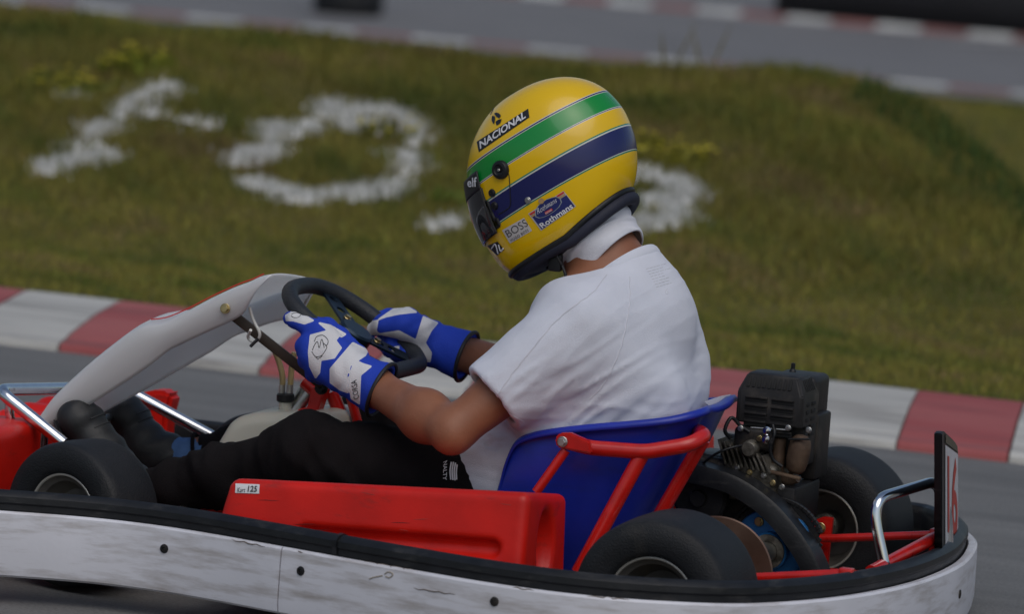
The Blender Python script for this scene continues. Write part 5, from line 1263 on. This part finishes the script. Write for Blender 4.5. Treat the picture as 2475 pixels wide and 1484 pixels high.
# pivot, screws, vents, wire, trim
def hs(px, py): 
    p, n = on_surf(htree, px, py); 
    return (p, n if n @ unit(ray(px, py)) < 0 else -n)
p, n = hs(1211, 410); pv_ = MB().add(*lathe_geo([(.0005, .0075), (.004, .0075), (.0048, .0055), (.0085, .0065), (.010, .0085), (.0145, .0075), (.0165, .005), (.017, -.002)], p, n, 36)).build('visor_pivot', BLACKP, hel)
bolt('pivot_screw', p + n * .006, n, .003, .003, STEEL, pv_)
p, n = hs(1195, 420); 
ar = [lay(htree, [q], .0045)[0] for q in [(1210, 412), (1180, 432), (1160, 440)]]
for q in ((1276, 484), ): p, n = hs(*q); bolt('strap_rivet', p, n, .0045, .004, STEEL, hel, False)
for q in ((1190, 466), (1196, 497)): p, n = hs(*q); MB().add(*lathe_geo([(.0005, .004), (.006, .004), (.0075, .001), (.0075, -.002)], p, n, 20)).build('visor_boss', BLACKP, hel)
decal_lines('visor_wire', htree, [[(1223, 400), (1231, 425), (1233, 460), (1234, 495), (1222, 508), (1205, 518)]], .0008, INK, hel, .0008)
decal_lines('vent_slot', htree, [[(1186, 276), (1190, 268), (1193, 262)]], .0022, INK, hel, -.001)
ring0 = W3(HAc[0]); tube('edge_trim', ring0, .0062, BLACKP, hel, 10, True)
roll = []
for k in range(NTH):
    L = HAc[0, k].copy(); back = np.clip((.06 - L[0]) / .12, 0, 1); roll.append(hpt(L[0] * .94 - .002, L[1] * .93, L[2] - .005 - .009 * back))
tube('neck_roll', roll, .0115, NAVY, hel, 12, True)
lin2 = np.array([[hpt(HAc[0, k][0] * f - .002, HAc[0, k][1] * f, HAc[0, k][2] - .006 - .016 * math.sin((1 - f) * 3)) for f in (.95, .85, .72, .62)] for k in range(NTH)])
me = mesh_np('cheek_pad', *grid_geo(lin2, True)); link('cheek_pad', me, NAVY, hel)
# chin strap and buckle
MB().add(*box_geo(P(1343, 634, -.075), ex * .012, ey * .008, ez * .016, .004)).build('strap_buckle', BLACKP, hel)
MB().add(*bar_geo(P(1338, 600, -.078), P(1360, 640, -.075), .02, .004)).build('chin_strap', INK, hel)
tube('strap_tail', [P(1358, 640, -.078), P(1366, 660, -.08), P(1371, 682, -.08)], .0028, INK, hel)
# stickers
dk = decal('sticker', htree, [(1158, 367), (1280, 283), (1277, 262), (1153, 342)], INK, hel, .0008, 20, 5, None, 'black word sticker')
decal_text('lettering', htree, [(1162, 360), (1272, 284), (1268, 268), (1158, 343)], 'NACIONAL', WINK, hel, .0014, .025, .12)
cx_, cy_ = 1201, 287
for a0 in (0, 2.094, 4.189):
    pl_ = []
    for k in range(9): a = a0 + k * .2; pl_.append((cx_ + 12.5 * math.cos(a) * .95, cy_ + 15 * math.sin(a)))
    pl_.append((cx_ + 6.5 * math.cos(a0 + 2.0), cy_ + 7.5 * math.sin(a0 + 2.0))); pl_.append((cx_ + 4 * math.cos(a0 + .5), cy_ + 5 * math.sin(a0 + .5)))
    MB().add(lay(htree, pl_, .001), [tuple(range(len(pl_)))]).build('emblem', INK, hel)
decal('sticker', htree, [(1233, 588), (1286, 557), (1267, 526), (1214, 556)], mat('paper_white', (.60, .57, .55), .45), hel, .0008, 8, 6, None, 'small white rectangular sticker')
decal_text('lettering', htree, [(1230, 574), (1278, 544), (1269, 528), (1221, 558)], 'BOSS', INK, hel, .0014, -.01)
decal_text('lettering', htree, [(1237, 584), (1279, 558), (1276, 552), (1233, 578)], 'HUGO BOSS', INK, hel, .0014, .0, 0, 1.15)
# shield sticker: pale edge, navy field, crest
def px_plate(name, poly, m, off): return MB().add(lay(htree, poly, off), [(0, i, i + 1) for i in range(1, len(poly) - 1)]).build(name, m, hel)
def grow(poly, g): c = np.mean(poly, 0); return [tuple(c + (np.array(p) - c) * g) for p in poly]
base = bil([(1309, 556), (1391, 497), (1364, 462), (1279, 517)], *np.meshgrid(np.linspace(0, 1, 9), np.linspace(0, 1, 6), indexing='ij')).reshape(-1, 2)
decal('sticker', htree, [(1308, 557), (1392, 498), (1362, 461), (1277, 516)], mat('sticker_edge', (.50, .49, .52), .4), hel, .0008, 12, 8, None, 'navy sticker with pale edge')
decal('sticker_field', htree, [(1310, 554), (1389, 498), (1377, 482), (1296, 536)], NAVYINK, hel, .0012, 12, 6)
decal('sticker_field', htree, [(1296, 536), (1377, 482), (1369, 471), (1287, 524)], NAVYINK, hel, .0012, 12, 6)
decal('red_band', htree, [(1283, 520), (1296, 512), (1293, 508), (1280, 516)], REDINK, hel, .0014, 3, 2); decal('red_band', htree, [(1347, 477), (1364, 466), (1362, 462), (1345, 473)], REDINK, hel, .0014, 3, 2)
decal('gold_band', htree, [(1286, 525), (1297, 518), (1295, 514), (1284, 521)], GOLD, hel, .0014, 3, 2); decal('gold_band', htree, [(1350, 482), (1367, 471), (1365, 467), (1348, 478)], GOLD, hel, .0014, 3, 2)
cr = [(1297, 522), (1296, 508), (1303, 496), (1312, 489), (1322, 482), (1334, 478), (1344, 476), (1353, 480), (1356, 489), (1350, 500), (1340, 509), (1328, 517), (1315, 523), (1305, 525)]
px_plate('crest_edge', grow(cr, 1.08), mat('crest_line', (.30, .34, .36), .4), .0016); px_plate('crest', cr, NAVYINK, .002)
px_plate('crest_top', [(1309 + 7 * math.cos(a), 485 + 7 * math.sin(a)) for a in np.linspace(0, 6.1, 12)], GOLD, .0024)
decal_text('lettering', htree, [(1301, 517), (1348, 487), (1343, 476), (1296, 505)], 'Rothmans', WINK, hel, .0026, -.01, .35)
decal('red_pill', htree, [(1320, 518), (1337, 507), (1334, 502), (1317, 512)], REDINK, hel, .0026, 4, 2)
decal_text('lettering', htree, [(1321, 517), (1335, 508), (1333, 504), (1319, 513)], 'RACING', WINK, hel, .0032, .0)
decal_text('lettering', htree, [(1312, 551), (1386, 502), (1379, 489), (1303, 541)], 'Rothmans', WINK, hel, .002, .02)
decal('sticker', htree, [(1202, 617), (1219, 603), (1203, 583), (1178, 594)], INK, hel, .0008, 6, 5, None, 'black sticker on the chin bar')
for _l in ([(1189, 600), (1198, 590), (1205, 612)], [(1206, 591), (1211, 606), (1217, 600)]): decal_lines('lettering', htree, [_l], .0014, WINK, hel, .001)
# yellow side vent on the chin bar
